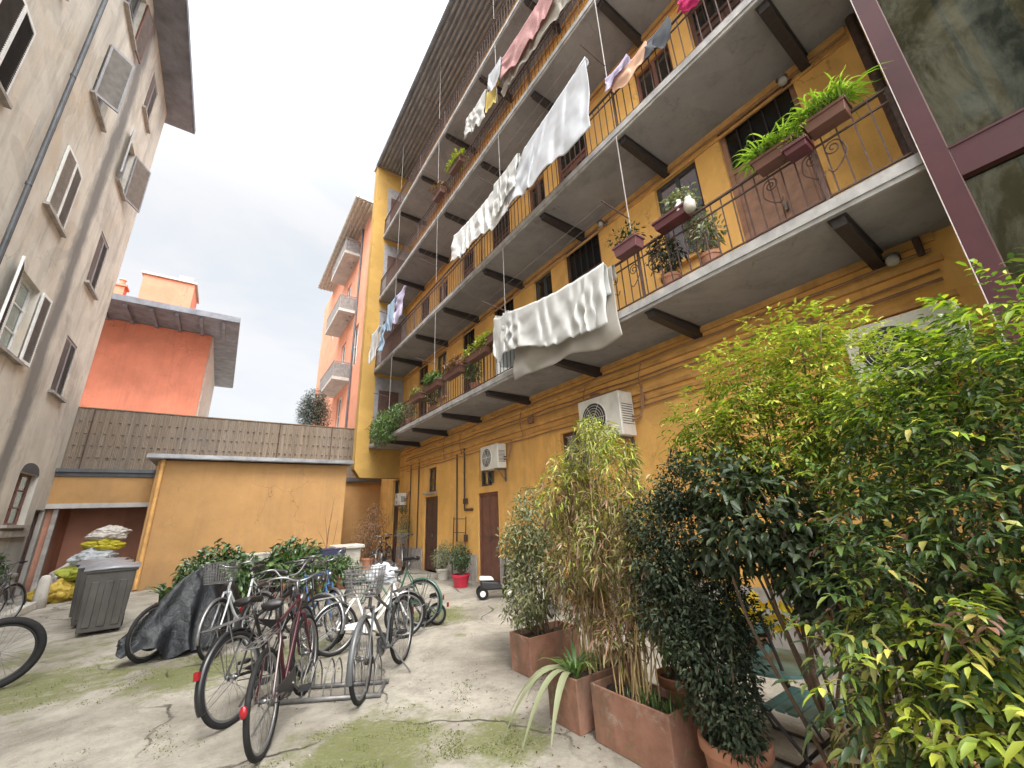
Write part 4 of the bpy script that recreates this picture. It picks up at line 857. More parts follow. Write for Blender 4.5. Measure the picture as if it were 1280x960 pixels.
    for sd in (-1, 1): mb.tube([st(p) for p in catmull([Hb+Vector((0, sd*.045, -.0)), Hb.lerp(Vector((wb, 0, r)), .55)+Vector((-.005, sd*.05, 0)), Vector((wb, sd*.055, r))], 5)], [.0125]*5+[.010]*5+[.008], 7)
    mb.tube([st(Hb+Vector((0, -.05, .0))), st(Hb+Vector((0, .05, .0)))], .014, 7); smooth_by_angle(mb.build('fork', fr, t), 50)
    # bars
    top = Ht + ax*(bar_z-Ht.z)/max(ax.z, .5) if bar_z > Ht.z else Ht + ax*.05
    c = top + Vector((.05*s, 0, 0)); mb = MB(); mb.tube([st(Ht), st(top), st(c)], .012, 8)
    if bar == 'city': half = [(0, 0, 0), (.02, .07, .012), (.03, .15, .045), (-.02, .24, .050), (-.12, .285, .028), (-.24, .30, .01)]
    elif bar == 'flat': half = [(0, 0, 0), (.0, .1, .01), (-.01, .2, .02), (-.03, .30, .02)]
    else: half = [(0, 0, 0), (.01, .09, .01), (.05, .17, .10), (.02, .25, .115), (-.08, .29, .10), (-.17, .30, .09)]
    gl = []
    for sd in (-1, 1):
        P = catmull([c+Vector((x*s, sd*y*s, z*s)) for x, y, z in half], 4); mb.tube([st(p) for p in P], .011, 8); gl.append([st(p) for p in P[-6:]])
        mb.tube([st(p) for p in catmull([P[-9]+Vector((.015, 0, -.005)), P[-7]+Vector((.05, 0, -.035)), P[-3]+Vector((.055, 0, -.05))], 4)], .0055, 5)
    hb = mb.build('handlebar', 'chrome', t, True)
    for gp in gl: m2 = MB(); m2.tube(gp, .0165, 8); m2.build('grip', 'saddle', hb, True)
    m2 = MB(); m2.tube([st(p) for p in catmull([c+Vector((.03, .16*s, .0)), c+Vector((.12, .08, -.02)), Hb+Vector((.06, .02, .10)), Hb+Vector((.03, .02, -.02))], 5)], .004, 5); m2.tube([st(p) for p in catmull([c+Vector((.03, -.16*s, .0)), c+Vector((.13, -.05, .03)), Ht+Vector((-.03, -.03, -.08)), BB.lerp(Ht, .5)], 5)], .004, 5); m2.build('brake_cable', 'cable', hb)
    def guard(a0, a1, cx, cz, front):
        m = MB(); k = 22; pr = [(-.027, -.010), (-.020, .004), (0, .010), (.020, .004), (.027, -.010)]; R_ = r+.014
        for i in range(k+1):
            a = a0+(a1-a0)*i/k
            for (y, dr) in pr:
                p = Vector((cx+(R_+dr)*math.cos(a), y*(1.15 if tw > .022 else 1), cz+(R_+dr)*math.sin(a))); m.v.append(tuple(st(p) if front else p))
        for i in range(k):
            for j in range(4): m.f.append((i*5+j, i*5+j+1, (i+1)*5+j+1, (i+1)*5+j)); m.mi.append(0)
        for a in ((a0*.75+a1*.25), a1 if not front else a0*.3+a1*.7):
            for sd in (-1, 1):
                P = [Vector((cx, sd*.05, cz)), Vector((cx+R_*math.cos(a), sd*.024, cz+R_*math.sin(a)))]; m.tube([st(p) if front else p for p in P], .0025, 4)
        return smooth_by_angle(m.build('mudguard', 'chrome' if guards == 'chrome' else fr, t), 60)
    if guards:
        rg = guard(rad(60), rad(205), 0, r, False); guard(rad(-15), rad(125), wb, r, True)
    if reflector:
        a = rad(178); m = MB(); m.lathe([(.001, 0), (.022, .0), (.025, .006), (.021, .014), (.001, .018)], 14); p0 = Vector(((r+.03)*math.cos(a), 0, r+(r+.03)*math.sin(a)+.06))
        m.v = [(p0.x-z, p0.y+x, p0.z+y*1.6) for x, y, z in m.v]; m.build('rear_reflector', 'reflector', t, True)
    else:
        m = MB(); m.box(-r-.035, -r-.012, -.02, .02, r+.10, r+.16); m.build('rear_reflector', 'reflector', t)
    if rack:
        m = MB(); zr = 2*r+.075
        for y in (-.055, -.02, .02, .055): m.tube([(-.30*s, y, zr), (S.x-.06, y*.8, zr+.01)], .005, 5)
        for x in (-.28*s, -.1*s, .1*s): m.tube([(x, -.06, zr), (x, .06, zr)], .005, 5)
        for sd in (-1, 1): m.tube([(-.12, sd*.06, zr), (0, sd*.062, r)], .005, 5); m.tube([(S.x-.06, sd*.04, zr+.01), S+Vector((0, sd*.01, -.03))], .005, 5)
        m.build('carrier', 'galv', t)
    m = MB(); m.tube([BB+Vector((0, -.052, 0)), BB+Vector((0, -.046, 0))], .085, 24); cx = BB
    for i in range(5): pass
    a = rad(-35); p = Vector((math.cos(a), 0, math.sin(a)))*.165
    m.tube([BB+Vector((0, -.065, 0)), BB+p+Vector((0, -.075, 0))], .010, 6); m.tube([BB+Vector((0, .05, 0)), BB-p+Vector((0, .065, 0))], .010, 6); m.tube([BB+Vector((0, -.07, 0)), BB+Vector((0, .06, 0))], .012, 8)
    ck = m.build('crank', 'chrome', t, False)
    for sd, q in ((-1, BB+p), (1, BB-p)): m = MB(); m.box(q.x-.045, q.x+.045, sd*.08, sd*.17, q.z-.014, q.z+.014); m.build('pedal', 'saddle', ck)
    m = MB()
    if chainguard: m.hexa([(BB.x-.02, -.066, BB.z-.06), (BB.x+.10, -.066, BB.z-.03), (BB.x+.10, -.058, BB.z-.03), (BB.x-.02, -.058, BB.z-.06), (.05, -.066, r+.03), (BB.x+.09, -.066, BB.z+.10), (BB.x+.09, -.058, BB.z+.10), (.05, -.058, r+.03)]); m.build('chain_guard', fr if guards else 'saddle', t)
    m = MB(); m.tube([(0, -.05, r+.035), (BB.x, -.05, BB.z+.084)], .004, 4); m.tube([(0, -.05, r-.035), (BB.x, -.05, BB.z-.084)], .004, 4); m.build('chain', 'iron', t)
    if stand: m = MB(); m.tube([(BB.x-.07, .03, BB.z-.02), (BB.x-.13, .20, .012), (BB.x-.10, .22, .008)], .009, 6); m.build('kickstand', 'galv', t)
    if lamp:
        m = MB(); q = Hb+Vector((.055, 0, .13)); m.lathe([(.008, -.05), (.030, -.02), (.036, .0), (.033, .012), (.001, .018)], 14); m.v = [tuple(st((q.x+z, q.y+x, q.z+y))) for x, y, z in m.v]; m.build('headlight', 'chrome', t, True)
    if basket:
        m = MB(); q = Hb+Vector((.21*s, 0, .17)); bw, bl, bh = .17, .13, .24
        def bp(u, v, w_): k = .80+.2*w_; return st((q.x+u*bl*k, q.y+v*bw*k, q.z-.02+bh*w_))
        for w_ in np.linspace(0, 1, 8): m.tube([bp(-1, -1, w_), bp(1, -1, w_), bp(1, 1, w_), bp(-1, 1, w_)], .0045 if w_ in (0, 1) else .0026, 5, closed=True)
        for u in np.linspace(-1, 1, 9):
            for v in (-1, 1): m.tube([bp(u, v, 0), bp(u, v, 1)], .0026, 4)
        for v in np.linspace(-1, 1, 11):
            for u in (-1, 1): m.tube([bp(u, v, 0), bp(u, v, 1)], .0026, 4)
            m.tube([bp(-1, v, 0), bp(1, v, 0)], .0026, 4)
        m.build('basket', basket, t)
    return t
for k_, c_ in (('black', (.009, .009, .010)), ('maroon', (.045, .009, .014)), ('white', (.72, .72, .70)), ('silver', (.50, .51, .52)), ('blue', (.04, .10, .22)), ('green', (.03, .09, .06)), ('brown', (.06, .03, .02)), ('grey', (.07, .072, .075))): M['fr_'+k_] = paint(k_+'_bike_paint', c_)
bicycle('dark maroon city bicycle with a red rear reflector, nearest the camera in the rack', (.50, 3.98), (.93, 5.02), 'maroon', r=.345, guards=None, bar='city', reflector=True, lean=-6, steer=-6)
bicycle('old black bicycle with white walled tyres, second in the rack behind the maroon one', (.33, 4.72), (1.02, 5.55), 'black', r=.35, tw=.022, guards='paint', bar='swan', lean=-9, steer=12, saddle_z=.92)
bicycle('dark city bicycle with wire basket and white carrier bag, right end of rack', (1.98, 5.20), (1.30, 4.42), 'grey', r=.345, guards='paint', bar='flat', basket='galv', lean=4, steer=10, style='mixte')
bicycle('small white step-through bicycle standing side on behind the rack', (1.40, 6.02), (2.36, 6.14), 'white', r=.29, style='step', bar='city', guards='chrome', saddle_z=.80, bar_z=.95, lean=-4, steer=-14, rack=True)
bicycle('silver city bicycle with chrome mudguards and a front basket beside the black covered cycle', (.72, 7.82), (.17, 6.95), 'silver', r=.34, bar='city', guards='chrome', basket='galv', lean=3, steer=3, style='step')
bicycle('black mountain bicycle with fat knobbly tyre, cut by the left edge of the photo', (-2.82, 7.02), (-1.78, 7.38), 'black', r=.36, tw=.038, guards=None, rim_m='saddle', rack=False, bar='flat', chainguard=False, lean=3, steer=-4, lamp=False)
bicycle('dark bicycle with a pale mudguard leaning before the fat tyred one at the left edge', (-3.0, 6.42), (-2.13, 6.84), 'brown', r=.32, guards='chrome', bar='city', lean=5, steer=5)
bicycle('dark bicycle with swept bars standing behind the rack against the leafy bed', (.62, 7.05), (1.22, 6.20), 'black', r=.34, bar='city', lean=-5, steer=8, saddle_z=.95, style='mixte')
bicycle('blue grey bicycle with upright bars standing just left of the small white bicycle', (1.15, 7.60), (1.55, 6.62), 'blue', r=.34, bar='swan', lean=4, steer=-10, basket=None)
bicycle('dark bicycle with round red reflector partly behind the small white one', (2.75, 6.55), (2.05, 7.28), 'green', r=.33, bar='flat', reflector=True, lean=4, guards='paint', style='mixte')
bicycle('tiny child bicycle with fat black wheels beside the round red reflector', (2.98, 6.45), (2.62, 6.86), 'black', r=.155, tw=.020, guards=None, rack=False, bar='swan', saddle_z=.42, bar_z=.52, chainguard=False, lamp=False, lean=3)
bicycle('dark grey bicycle facing out beside the far narrow door', (5.1, 13.55), (4.72, 12.62), 'grey', r=.34, bar='city', basket='galv', lean=3)
bicycle('black bicycle parked left of the panelled ground floor door', (4.95, 14.55), (4.35, 13.70), 'black', r=.34, bar='city', lean=4)
bicycle('white bicycle half hidden behind the bamboo shrubs', (4.55, 5.55), (3.75, 4.95), 'white', r=.34, bar='city', style='step', lean=3)
bicycle('dark bicycle propped along the left tenement wall', (-3.70, 12.1), (-3.40, 13.05), 'black', r=.34, bar='city', lean=-6)
bicycle('grey bicycle second from the tenement wall at the left edge', (-3.35, 11.5), (-3.02, 12.5), 'grey', r=.34, bar='flat', lean=-5)

# bike stand
rk = thing('bicycle_rack', 'low rusty tubular bicycle rack on the courtyard floor', 'rack', (.95, 4.8, 0))
a0, b0 = Vector((.68, 4.90)), Vector((1.42, 4.46)); dd = (b0-a0).normalized(); nn_ = Vector((-dd.y, dd.x))
if nn_.y < 0: nn_ = -nn_
def rkp(u, v, z): q = a0+dd*u+nn_*v; return (q.x-.95, q.y-4.8, z)
W_ = (b0-a0).length
mb = MB(); mb.tube([rkp(-.05, 0, .022), rkp(W_+.08, 0, .022)], .022, 8); mb.tube([rkp(-.05, .32, .022), rkp(W_+.08, .32, .022)], .022, 8); mb.tube([rkp(-.03, 0, .022), rkp(-.03, .32, .022)], .018, 8); mb.tube([rkp(W_+.05, 0, .022), rkp(W_+.05, .32, .022)], .018, 8); mb.build('base', 'galv', rk, True)
for k in range(5):
    for e in (-.035, .035):
        u = .05+W_*k/4.4+e; mb = MB(); mb.tube(catmull([rkp(u, .01, .03), rkp(u, .03, .18), rkp(u, .16, .30), rkp(u, .29, .18), rkp(u, .31, .03)], 5), .0075, 6); mb.build('hoop', 'galv', rk, True)

# white carrier bag on the handlebar
def bag_mesh(name, loc, r, mat, seed, label, cat='bag', sq=(1, 1, .8), knot=True, group=None, folds=.18):
    """crumpled plastic sack: ridged creases over a sagging lump, tied neck"""
    from mathutils import noise as mnz
    bm = bmesh.new(); bmesh.ops.create_icosphere(bm, subdivisions=5, radius=1); sv = Vector((seed*7.3, seed*3.1, seed*1.7))
    for v in bm.verts:
        p = v.co.copy(); q = p*1.3+sv
        k = 1+folds*.9*mnz.noise(q)+folds*.45*mnz.noise(p*2.7+sv)
        k -= .16*(1-abs(mnz.noise(p*2.3+sv*1.3)))**6 + .09*(1-abs(mnz.noise(p*5.1-sv)))**5 + .035*(1-abs(mnz.noise(p*10+sv)))**3
        z = p.z*k; flat = -.62
        if z < flat: z = flat + (z-flat)*.12
        t = max(0, p.z-.70)/.30 if knot else 0
        v.co = (p.x*k*sq[0]*(1-.70*t), p.y*k*sq[1]*(1-.70*t), (z+t*.16-flat)*sq[2])
    for v in bm.verts: v.co *= r
    me = bpy.data.meshes.new(name); bm.to_mesh(me); bm.free(); me.materials.append(M[mat]); me.polygons.foreach_set('use_smooth', [True]*len(me.polygons)); o = link(name, me, None, loc)
    return tag(o, label, cat, group)
bag_mesh('carrier_bag', (1.50, 4.62, .93), .125, 'bag_white', 5, 'crumpled white plastic carrier bag hung on the bars of the dark bicycle with wire basket', 'bag', (1.2, .9, 1.0), folds=.55, knot=False)

# covered cycle
cv = thing('covered_bicycle', 'bicycle hidden under a creased black tarpaulin beside the silver bicycle', 'bicycle', (-.3, 7.65, 0))
ridge = catmull([(-.80, 7.42, .30), (-.62, 7.46, .50), (-.40, 7.55, .80), (-.20, 7.66, .99), (-.02, 7.74, 1.05), (.10, 7.86, .98), (.22, 8.1, .78), (.34, 8.4, .72), (.42, 8.62, .55)], 5)
mb = MB(); K = 25; nr = len(ridge)
for i, p in enumerate(ridge):
    t_ = (ridge[min(i+1, nr-1)]-ridge[max(i-1, 0)]); sd = Vector((t_.y, -t_.x, 0)).normalized(); f_ = i/(nr-1)
    hw_ = .10 + .26*math.sin(min(1, f_*1.6)*math.pi/2) - .12*max(0, f_-.75)*4
    zb = .04 if f_ > .35 else .20-.16*f_/.35 - .06*math.sin(f_*30)
    for j in range(K):
        u = j/(K-1)*2-1; au = abs(u); prof = au**1.7; z = p.z*(1-prof)+zb*prof if au < 1 else zb
        top = .0; wv = math.sin(i*1.15+u*4+math.sin(u*9))*.030*au + math.sin(i*.53+u*11)*.026*(.3+au) + math.sin(i*2.3-u*17)*.012
        fold = 1+.16*math.sin(i*.9+2*u)
        q = p + sd*(hw_*u*(.45+.55*au)*fold + wv); mb.v.append((q.x+.3, q.y-7.65+wv*.6, max(.015, z+wv*.5+.015*math.sin(i*3.1+j))))
for i in range(nr-1):
    for j in range(K-1): mb.f.append((i*K+j, i*K+j+1, (i+1)*K+j+1, (i+1)*K+j)); mb.mi.append(0)
mb.f.append(tuple(range(K))); mb.mi.append(0)
o = mb.build('cover', 'tarp', cv, True); md = o.modifiers.new('subsurf', 'SUBSURF'); md.levels = 1; md.render_levels = 2
sp, ty, ri = wheel_meshes(.33, .022, 'rubber', 'rim')
for (x, y) in ((-.20, -.16), (.40, .58)):
    w1 = link('wheel', sp, cv, (x, y, .33)); w1.rotation_euler = (0, 0, rad(50)); link('tyre', ty, w1); link('rim', ri, w1)

# ================================================================== BINS, BAGS, POSTS
def wheelie_bin(label, x, y, rz, h=.93, wtop=.60, wbot=.52, mat='bin'):
    t = thing('wheelie_bin', label, 'bin', (x, y, 0), (0, 0, rz), 'grey waste bins in a row before the store')
    mb = MB(); a, b = wbot/2, wtop/2; mb.hexa([(-a, -a, .06), (a, -a, .06), (a, a, .06), (-a, a, .06), (-b, -b, h), (b, -b, h), (b, b, h), (-b, b, h)]); mb.box(-b-.025, b+.025, -b-.025, b+.025, h+.001, h+.05)
    for yy in (-.17, .0, .17): mb.obox((yy, -(a+b)/2-.004, h*.5), (.05, 0, 0), (0, .010, 0), (0, (a-b)*.32, h*.36))
    bevel(mb.build('body', mat, t), .012)
    mb = MB(); k = 8
    for i in range(k+1):
        yy = -b-.05+(2*b+.08)*i/k; zz = h+.055+.055*math.sin(math.pi*i/k)
        mb.v += [(-b-.04, yy, zz), (0, yy, zz+.015), (b+.04, yy, zz)]
    for i in range(k): q = i*3; mb.f += [(q, q+1, q+4, q+3), (q+1, q+2, q+5, q+4)]; mb.mi += [0, 0]
    o = mb.build('lid', 'binlid', t, True); so = o.modifiers.new('solidify', 'SOLIDIFY'); so.thickness = .02
    mb = MB(); mb.tube([(-.2, b+.07, h+.02), (.2, b+.07, h+.02)], .016, 8); mb.build('handle', mat, t)
    for sx in (-1, 1): mb = MB(); mb.tube([(sx*.22, a+.02, .10), (sx*.27, a+.02, .10)], .10, 18); mb.build('wheel', 'rubber', t)
wheelie_bin('nearest grey wheelie bin of the row, dirty front facing the camera', -1.36, 10.1, .10)
wheelie_bin('second grey wheelie bin, right behind the nearest one', -1.58, 11.0, .05)
wheelie_bin('third grey wheelie bin, third back from the camera', -1.78, 12.0, -.06)
for i, (x, y, z, r, m, s, lb_, sq) in enumerate([
    (-2.95, 15.15, 0, .42, 'bag_orange', 1, 'orange yellow rubbish bag on the ground at the left foot of the pile', (1.25, 1, .7)),
    (-2.35, 15.35, 0, .46, 'bag_lime', 2, 'lime yellow rubbish bag on the ground at the right foot of the pile', (1.2, 1, .7)),
    (-2.55, 15.4, .44, .44, 'bag_lime', 3, 'flattened lime bag lying across the two lowest bags', (1.35, 1, .55)),
    (-2.5, 15.45, .74, .42, 'bag_white', 4, 'white rubbish bag in the middle of the yellow pile', (1.15, 1, .68)),
    (-2.38, 15.5, 1.10, .34, 'bag_yellow', 6, 'bright yellow rubbish bag near the top of the pile', (1.2, 1, .6)),
    (-2.36, 15.6, 1.34, .40, 'bag_clear', 7, 'pinkish clear sack crowning the rubbish pile', (1.15, 1, .55)),
    (-2.95, 15.9, 0, .45, 'bag_clear', 8, 'pale clear sack behind the yellow bags, against the porch', (1, 1, 1.1))]):
    bag_mesh('rubbish_bag', (x, y, z), r, m, 20+s, lb_, 'rubbish bag', sq, group='rubbish bags heaped by the porch', folds=.3)
mb = MB(); mb.lathe([(.13, 0), (.115, .25), (.10, .58), (.07, .66), (.01, .68)], 10); o = tag(mb.build('bollard', 'whitestone', None, True, (-3.02, 14.2, 0)), 'short pale stone bollard beside the yellow rubbish bags', 'bollard')
mb = MB(); mb.hexa([(-3.35, 12.2, 0), (-3.12, 12.2, 0), (-3.0, 14.05, 0), (-3.2, 14.05, 0), (-3.33, 12.2, .07), (-3.14, 12.2, .07), (-3.02, 14.05, .17), (-3.18, 14.05, .17)]); o = tag(bevel(mb.build('kerb_stone', 'whitestone'), .02), 'pale kerb stone running along the bicycles at the left wall', 'kerb')
st_ = thing('stone_planter', 'pale square stone planter with flat rim before the ochre store', 'planter', (3.3, 13.6, 0))
mb = MB(); mb.hexa([(-.30, -.30, 0), (.30, -.30, 0), (.30, .30, 0), (-.30, .30, 0), (-.34, -.34, .78), (.34, -.34, .78), (.34, .34, .78), (-.34, .34, .78)]); bevel(mb.build('body', 'whitestone', st_), .02)
mb = MB(); mb.box(-.42, .42, -.42, .42, .781, .88); bevel(mb.build('rim', 'whitestone', st_), .025)
# clothes dryer by the wall
rk2 = thing('drying_rack', 'thin brown metal frame leaning on the ochre wall by the red pot', 'rack', (5.25, 10.3, 0))
mb = MB()
for y in (-.35, .35): mb.tube([(.1, y, 0), (.15, y, 1.55)], .014, 6)
for z in (.35, .75, 1.15, 1.5): mb.tube([(.1+z*.03, -.35, z), (.1+z*.03, .35, z)], .010, 6)
mb.build('frame', 'rustiron', rk2)
# small ride on toy by the door
sc_ = thing('child_scooter', 'small black and white child scooter by the reddish brown door', 'scooter', (4.75, 7.55, 0), (0, 0, rad(-25)))
mb = MB(); mb.hexa([(-.28, -.12, .16), (.22, -.12, .16), (.22, .12, .16), (-.28, .12, .16), (-.30, -.10, .34), (.05, -.10, .30), (.05, .10, .30), (-.30, .10, .34)]); mb.hexa([(.16, -.13, .16), (.30, -.13, .16), (.30, .13, .16), (.16, .13, .16), (.22, -.10, .62), (.29, -.10, .62), (.29, .10, .62), (.22, .10, .62)]); bevel(mb.build('body', 'saddle', sc_), .03, 3)
mb = MB(); mb.tube([(.25, -.2, .70), (.25, .2, .70)], .016, 8); mb.tube([(.25, 0, .60), (.25, 0, .70)], .02, 8); mb.build('handlebar', 'whiteframe', sc_)
mb = MB(); mb.hexa([(-.32, -.11, .345), (-.02, -.11, .335), (-.02, .11, .335), (-.32, .11, .345), (-.30, -.09, .41), (-.06, -.08, .39), (-.06, .08, .39), (-.30, .09, .41)]); bevel(mb.build('seat', 'whiteframe', sc_), .02)
for x in (-.26, .27):
    for y in (-.13, .13):
        mb = MB(); mb.tube([(x, y-.03, .11), (x, y+.03, .11)], .11, 18); w1 = mb.build('wheel', 'rubber', sc_); m2 = MB(); m2.tube([(x, y-.033, .11), (x, y+.033, .11)], .055, 14); m2.build('hub', 'whiteframe', w1)

# ================================================================== LAUNDRY
def cloth(label, mat, y0, y1, z0, z1, d0, d1, x=4.12, sag=.06, amp=.05, folds=9, seed=1, back=.35, cat='sheet', group='laundry hung over the balconies', name='bed_sheet', flare=.05, hem=.06, tilt=0.0, gather=0.0, piv=.5):
    """cloth hung over a line from (y0,z0) to (y1,z1); d0,d1 drops; 'back' is the part folded over behind"""
    rr = np.random.default_rng(seed); nu, nv = max(60, int(abs(y1-y0)*42)), 36; ph = rr.random(10)*6.28; fq = rr.uniform(.6, 1.6, 10)
    mb = MB(); dm = max(d0, d1); tot = back+1.0
    for i in range(nu+1):
        u = i/nu
        for j in range(nv+1):
            s_ = -back + tot*j/nv                          # <0 behind the line
            dl = d0+(d1-d0)*u + hem*math.sin(u*5+ph[0]) + hem*.5*math.sin(u*13+ph[1])
            fall = abs(s_)*dl; grow = min(1, .18+abs(s_)*1.25)
            ug = u + gather*(piv-u)*max(0, 1-abs(s_))**1.5
            du = u + .05*math.sin(u*7+ph[2]) + .03*math.sin(u*17+ph[3])
            w = sum(math.sin(du*folds*fq[k]+ph[k]+abs(s_)*(k-2)*3.2*(1+u)+1.5*math.sin(s_*3+ph[k+1]))*(1/(1+.45*k)) for k in range(7))*(.55+.45*math.sin(u*folds*.21+ph[4]))
            w2 = sum(math.sin(du*folds*1.7*fq[k]+ph[k+3]-s_*5.3*(k-1))*(1/(1+.6*k)) for k in range(4))
            y = y0+(y1-y0)*ug + .03*w2*grow*(1 if y1 > y0 else -1) + tilt*abs(s_)*dl
            z = z0+(z1-z0)*ug - sag*4*ug*(1-ug) - fall + .010*w
            out = (-(flare*abs(s_)+.015) if s_ >= 0 else .05+flare*.3*abs(s_)) + .016*w2*grow
            mb.v.append((x+out+amp*w*grow*.62, y, z + (.018*math.cos(max(-1, min(1, s_*9))*1.5) if abs(s_) < .11 else 0)))
    for i in range(nu):
        for j in range(nv): q = i*(nv+1)+j; mb.f.append((q, q+1, q+nv+2, q+nv+1)); mb.mi.append(0)
    from mathutils import noise as mnz
    mb.v = [(vx+.006*(mnz.noise((vx*5, vy*5+seed, vz*5))+.6*mnz.noise((vx*11, vy*11, vz*9+seed))), vy, vz+.004*mnz.noise((vx*7, vy*7, vz*7+seed))) for vx, vy, vz in mb.v]
    o = mb.build(name, mat, None, True); so = o.modifiers.new('solidify', 'SOLIDIFY'); so.thickness = .003
    return tag(o, label, cat, group)
cloth('big creased white sheet hung over the first balcony rail', 'cl_white', 3.30, 5.95, 5.02, 5.40, .92, .86, x=4.10, amp=.040, folds=34, seed=3, back=.5, flare=.06, sag=.10)
cloth('pale grey under sheet showing below the hem of the big creased white sheet', 'cl_cream', 3.22, 5.75, 4.98, 5.30, 1.10, 1.32, x=4.17, amp=.035, folds=14, seed=8, back=.2, flare=.0, sag=.08)
cloth('narrow white cloth at the far end of the big sheet on the first balcony', 'cl_white', 5.80, 6.25, 5.40, 5.45, .9, .88, x=4.08, amp=.03, folds=4, seed=9, back=.2)
cloth('long thin white sheet on the second balcony line, its near corner pinned to the pole', 'cl_cool', 3.02, 5.5, 8.95, 8.52, 1.62, 1.12, x=4.0, amp=.040, folds=26, seed=12, back=.08, flare=.12, sag=.06, hem=.08, gather=.30, piv=.05)
cloth('second white sheet on the second balcony line, draped low towards the far end', 'cl_pattern', 5.35, 7.95, 8.56, 8.55, 1.18, .78, x=4.0, amp=.042, folds=30, seed=18, back=.12, flare=.10, sag=.12, hem=.09)
cloth('narrow white cloth overlapping the joint of the two long second balcony sheets', 'cl_white', 5.0, 5.9, 8.60, 8.54, .85, 1.0, x=3.95, amp=.04, folds=12, seed=19, back=.2, flare=.08, sag=.03)
cloth('pink patterned sheet over the third balcony rail', 'cl_pink', 3.5, 5.55, 12.05, 12.1, .85, .80, x=4.05, amp=.035, folds=16, seed=21, back=.3)
cloth('cream striped cloth hanging below the pink sheet on the third balcony', 'cl_cream', 3.2, 5.6, 11.6, 11.75, .75, .7, x=4.12, amp=.04, folds=20, seed=22, back=.2)
cloth('white pillowcase at the far edge of the pink sheet', 'cl_cool', 5.5, 6.05, 12.1, 12.15, .75, .6, x=4.0, amp=.05, folds=4, seed=23, back=.1, name='pillowcase', cat='pillowcase')
cloth('yellow and green towel between the white cloths on the third balcony', 'cl_yellow', 5.85, 6.35, 11.85, 11.88, .75, .65, x=4.1, amp=.04, folds=4, seed=24, back=.1, name='towel', cat='towel')
cloth('white sheet farthest along the third balcony rail', 'cl_white', 6.3, 7.35, 12.0, 12.05, .95, .8, x=4.05, amp=.04, folds=12, seed=25, back=.2)
cloth('pale pink towel over the second balcony rail next to the tall sheet corner', 'cl_peach', 2.1, 2.75, 8.22, 8.22, .32, .36, x=4.22, amp=.03, folds=4, seed=31, back=.3, name='towel', cat='towel')
cloth('charcoal garment over the second balcony rail', 'cl_dark', 1.72, 2.15, 8.22, 8.22, .42, .40, x=4.22, amp=.035, folds=4, seed=32, back=.3, name='garment', cat='garment')
cloth('light grey towel folded over the second balcony rail beside the pink one', 'cl_lilac', 2.42, 2.86, 8.34, 8.34, .22, .26, x=4.20, amp=.03, folds=4, seed=33, back=.4, name='towel', cat='towel')
cloth('magenta cloth on the second balcony rail at the top of the photo', 'cl_mag', 1.28, 1.55, 8.23, 8.23, .34, .30, x=4.2, amp=.04, folds=4, seed=34, back=.4, name='garment', cat='garment')
cloth('pale blue cloth at the far end of the second balcony', 'cl_blue', 12.6, 13.4, 9.15, 9.15, 1.2, 1.1, x=4.05, amp=.05, folds=5, seed=41, back=.1)
cloth('lilac shirt at the far end of the second balcony', 'cl_lilac', 11.7, 12.5, 9.1, 9.1, 1.15, 1.1, x=4.05, amp=.05, folds=5, seed=42, back=.1, name='garment', cat='garment')
cloth('white cloth blowing past the yellow wing wall under the second balcony end', 'cl_white', 13.7, 14.6, 8.4, 8.4, 1.3, 1.2, x=3.85, amp=.07, folds=5, seed=43, back=.1)
cloth('blue towel beside the white cloth at the yellow wing wall', 'cl_blue', 13.2, 13.7, 8.4, 8.4, 1.1, 1.0, x=3.95, amp=.06, folds=4, seed=44, back=.1, name='towel', cat='towel')

# ================================================================== PLANTS
def trough(parent, lx, ly, h, mat, name='pot', taper=.93, th=.018, rim=.02, rz=0):
    mb = MB(); a, b = lx/2, ly/2; ta, tb = a*taper, b*taper
    O = [(-ta, -tb, 0), (ta, -tb, 0), (ta, tb, 0), (-ta, tb, 0), (-a, -b, h), (a, -b, h), (a, b, h), (-a, b, h)]
    I = [(-a+th, -b+th, h), (a-th, -b+th, h), (a-th, b-th, h), (-a+th, b-th, h), (-a+th, -b+th, h*.78), (a-th, -b+th, h*.78), (a-th, b-th, h*.78), (-a+th, b-th, h*.78)]
    v = O+I; f = [(3, 2, 1, 0), (0, 1, 5, 4), (1, 2, 6, 5), (2, 3, 7, 6), (3, 0, 4, 7)]
    for i in range(4): j = (i+1) % 4; f += [(4+i, 4+j, 8+j, 8+i), (8+i, 8+j, 12+j, 12+i)]
    mb.add(v, f)
    if rim:
        for (x0, x1, y0, y1) in ((-a-rim*.5, a+rim*.5, -b-rim*.5, -b+.001), (-a-rim*.5, a+rim*.5, b-.001, b+rim*.5), (-a-rim*.5, -a+.001, -b+.002, b-.002), (a-.001, a+rim*.5, -b+.002, b-.002)): mb.box(x0, x1, y0, y1, h-rim*1.6, h+.004)
    o = mb.build(name, mat, parent); o.rotation_euler.z = rz; bevel(o, .006)
    mb = MB(); k = 8
    for i in range(k+1):
        for j in range(k+1): mb.v.append((-a+th+(lx-2*th)*i/k, -b+th+(ly-2*th)*j/k, h*.80+random.uniform(-.01, .025)))
    for i in range(k):
        for j in range(k): q = i*(k+1)+j; mb.f.append((q, q+k+1, q+k+2, q+1)); mb.mi.append(0)
    mb.build('soil', 'soil', o, True); return o
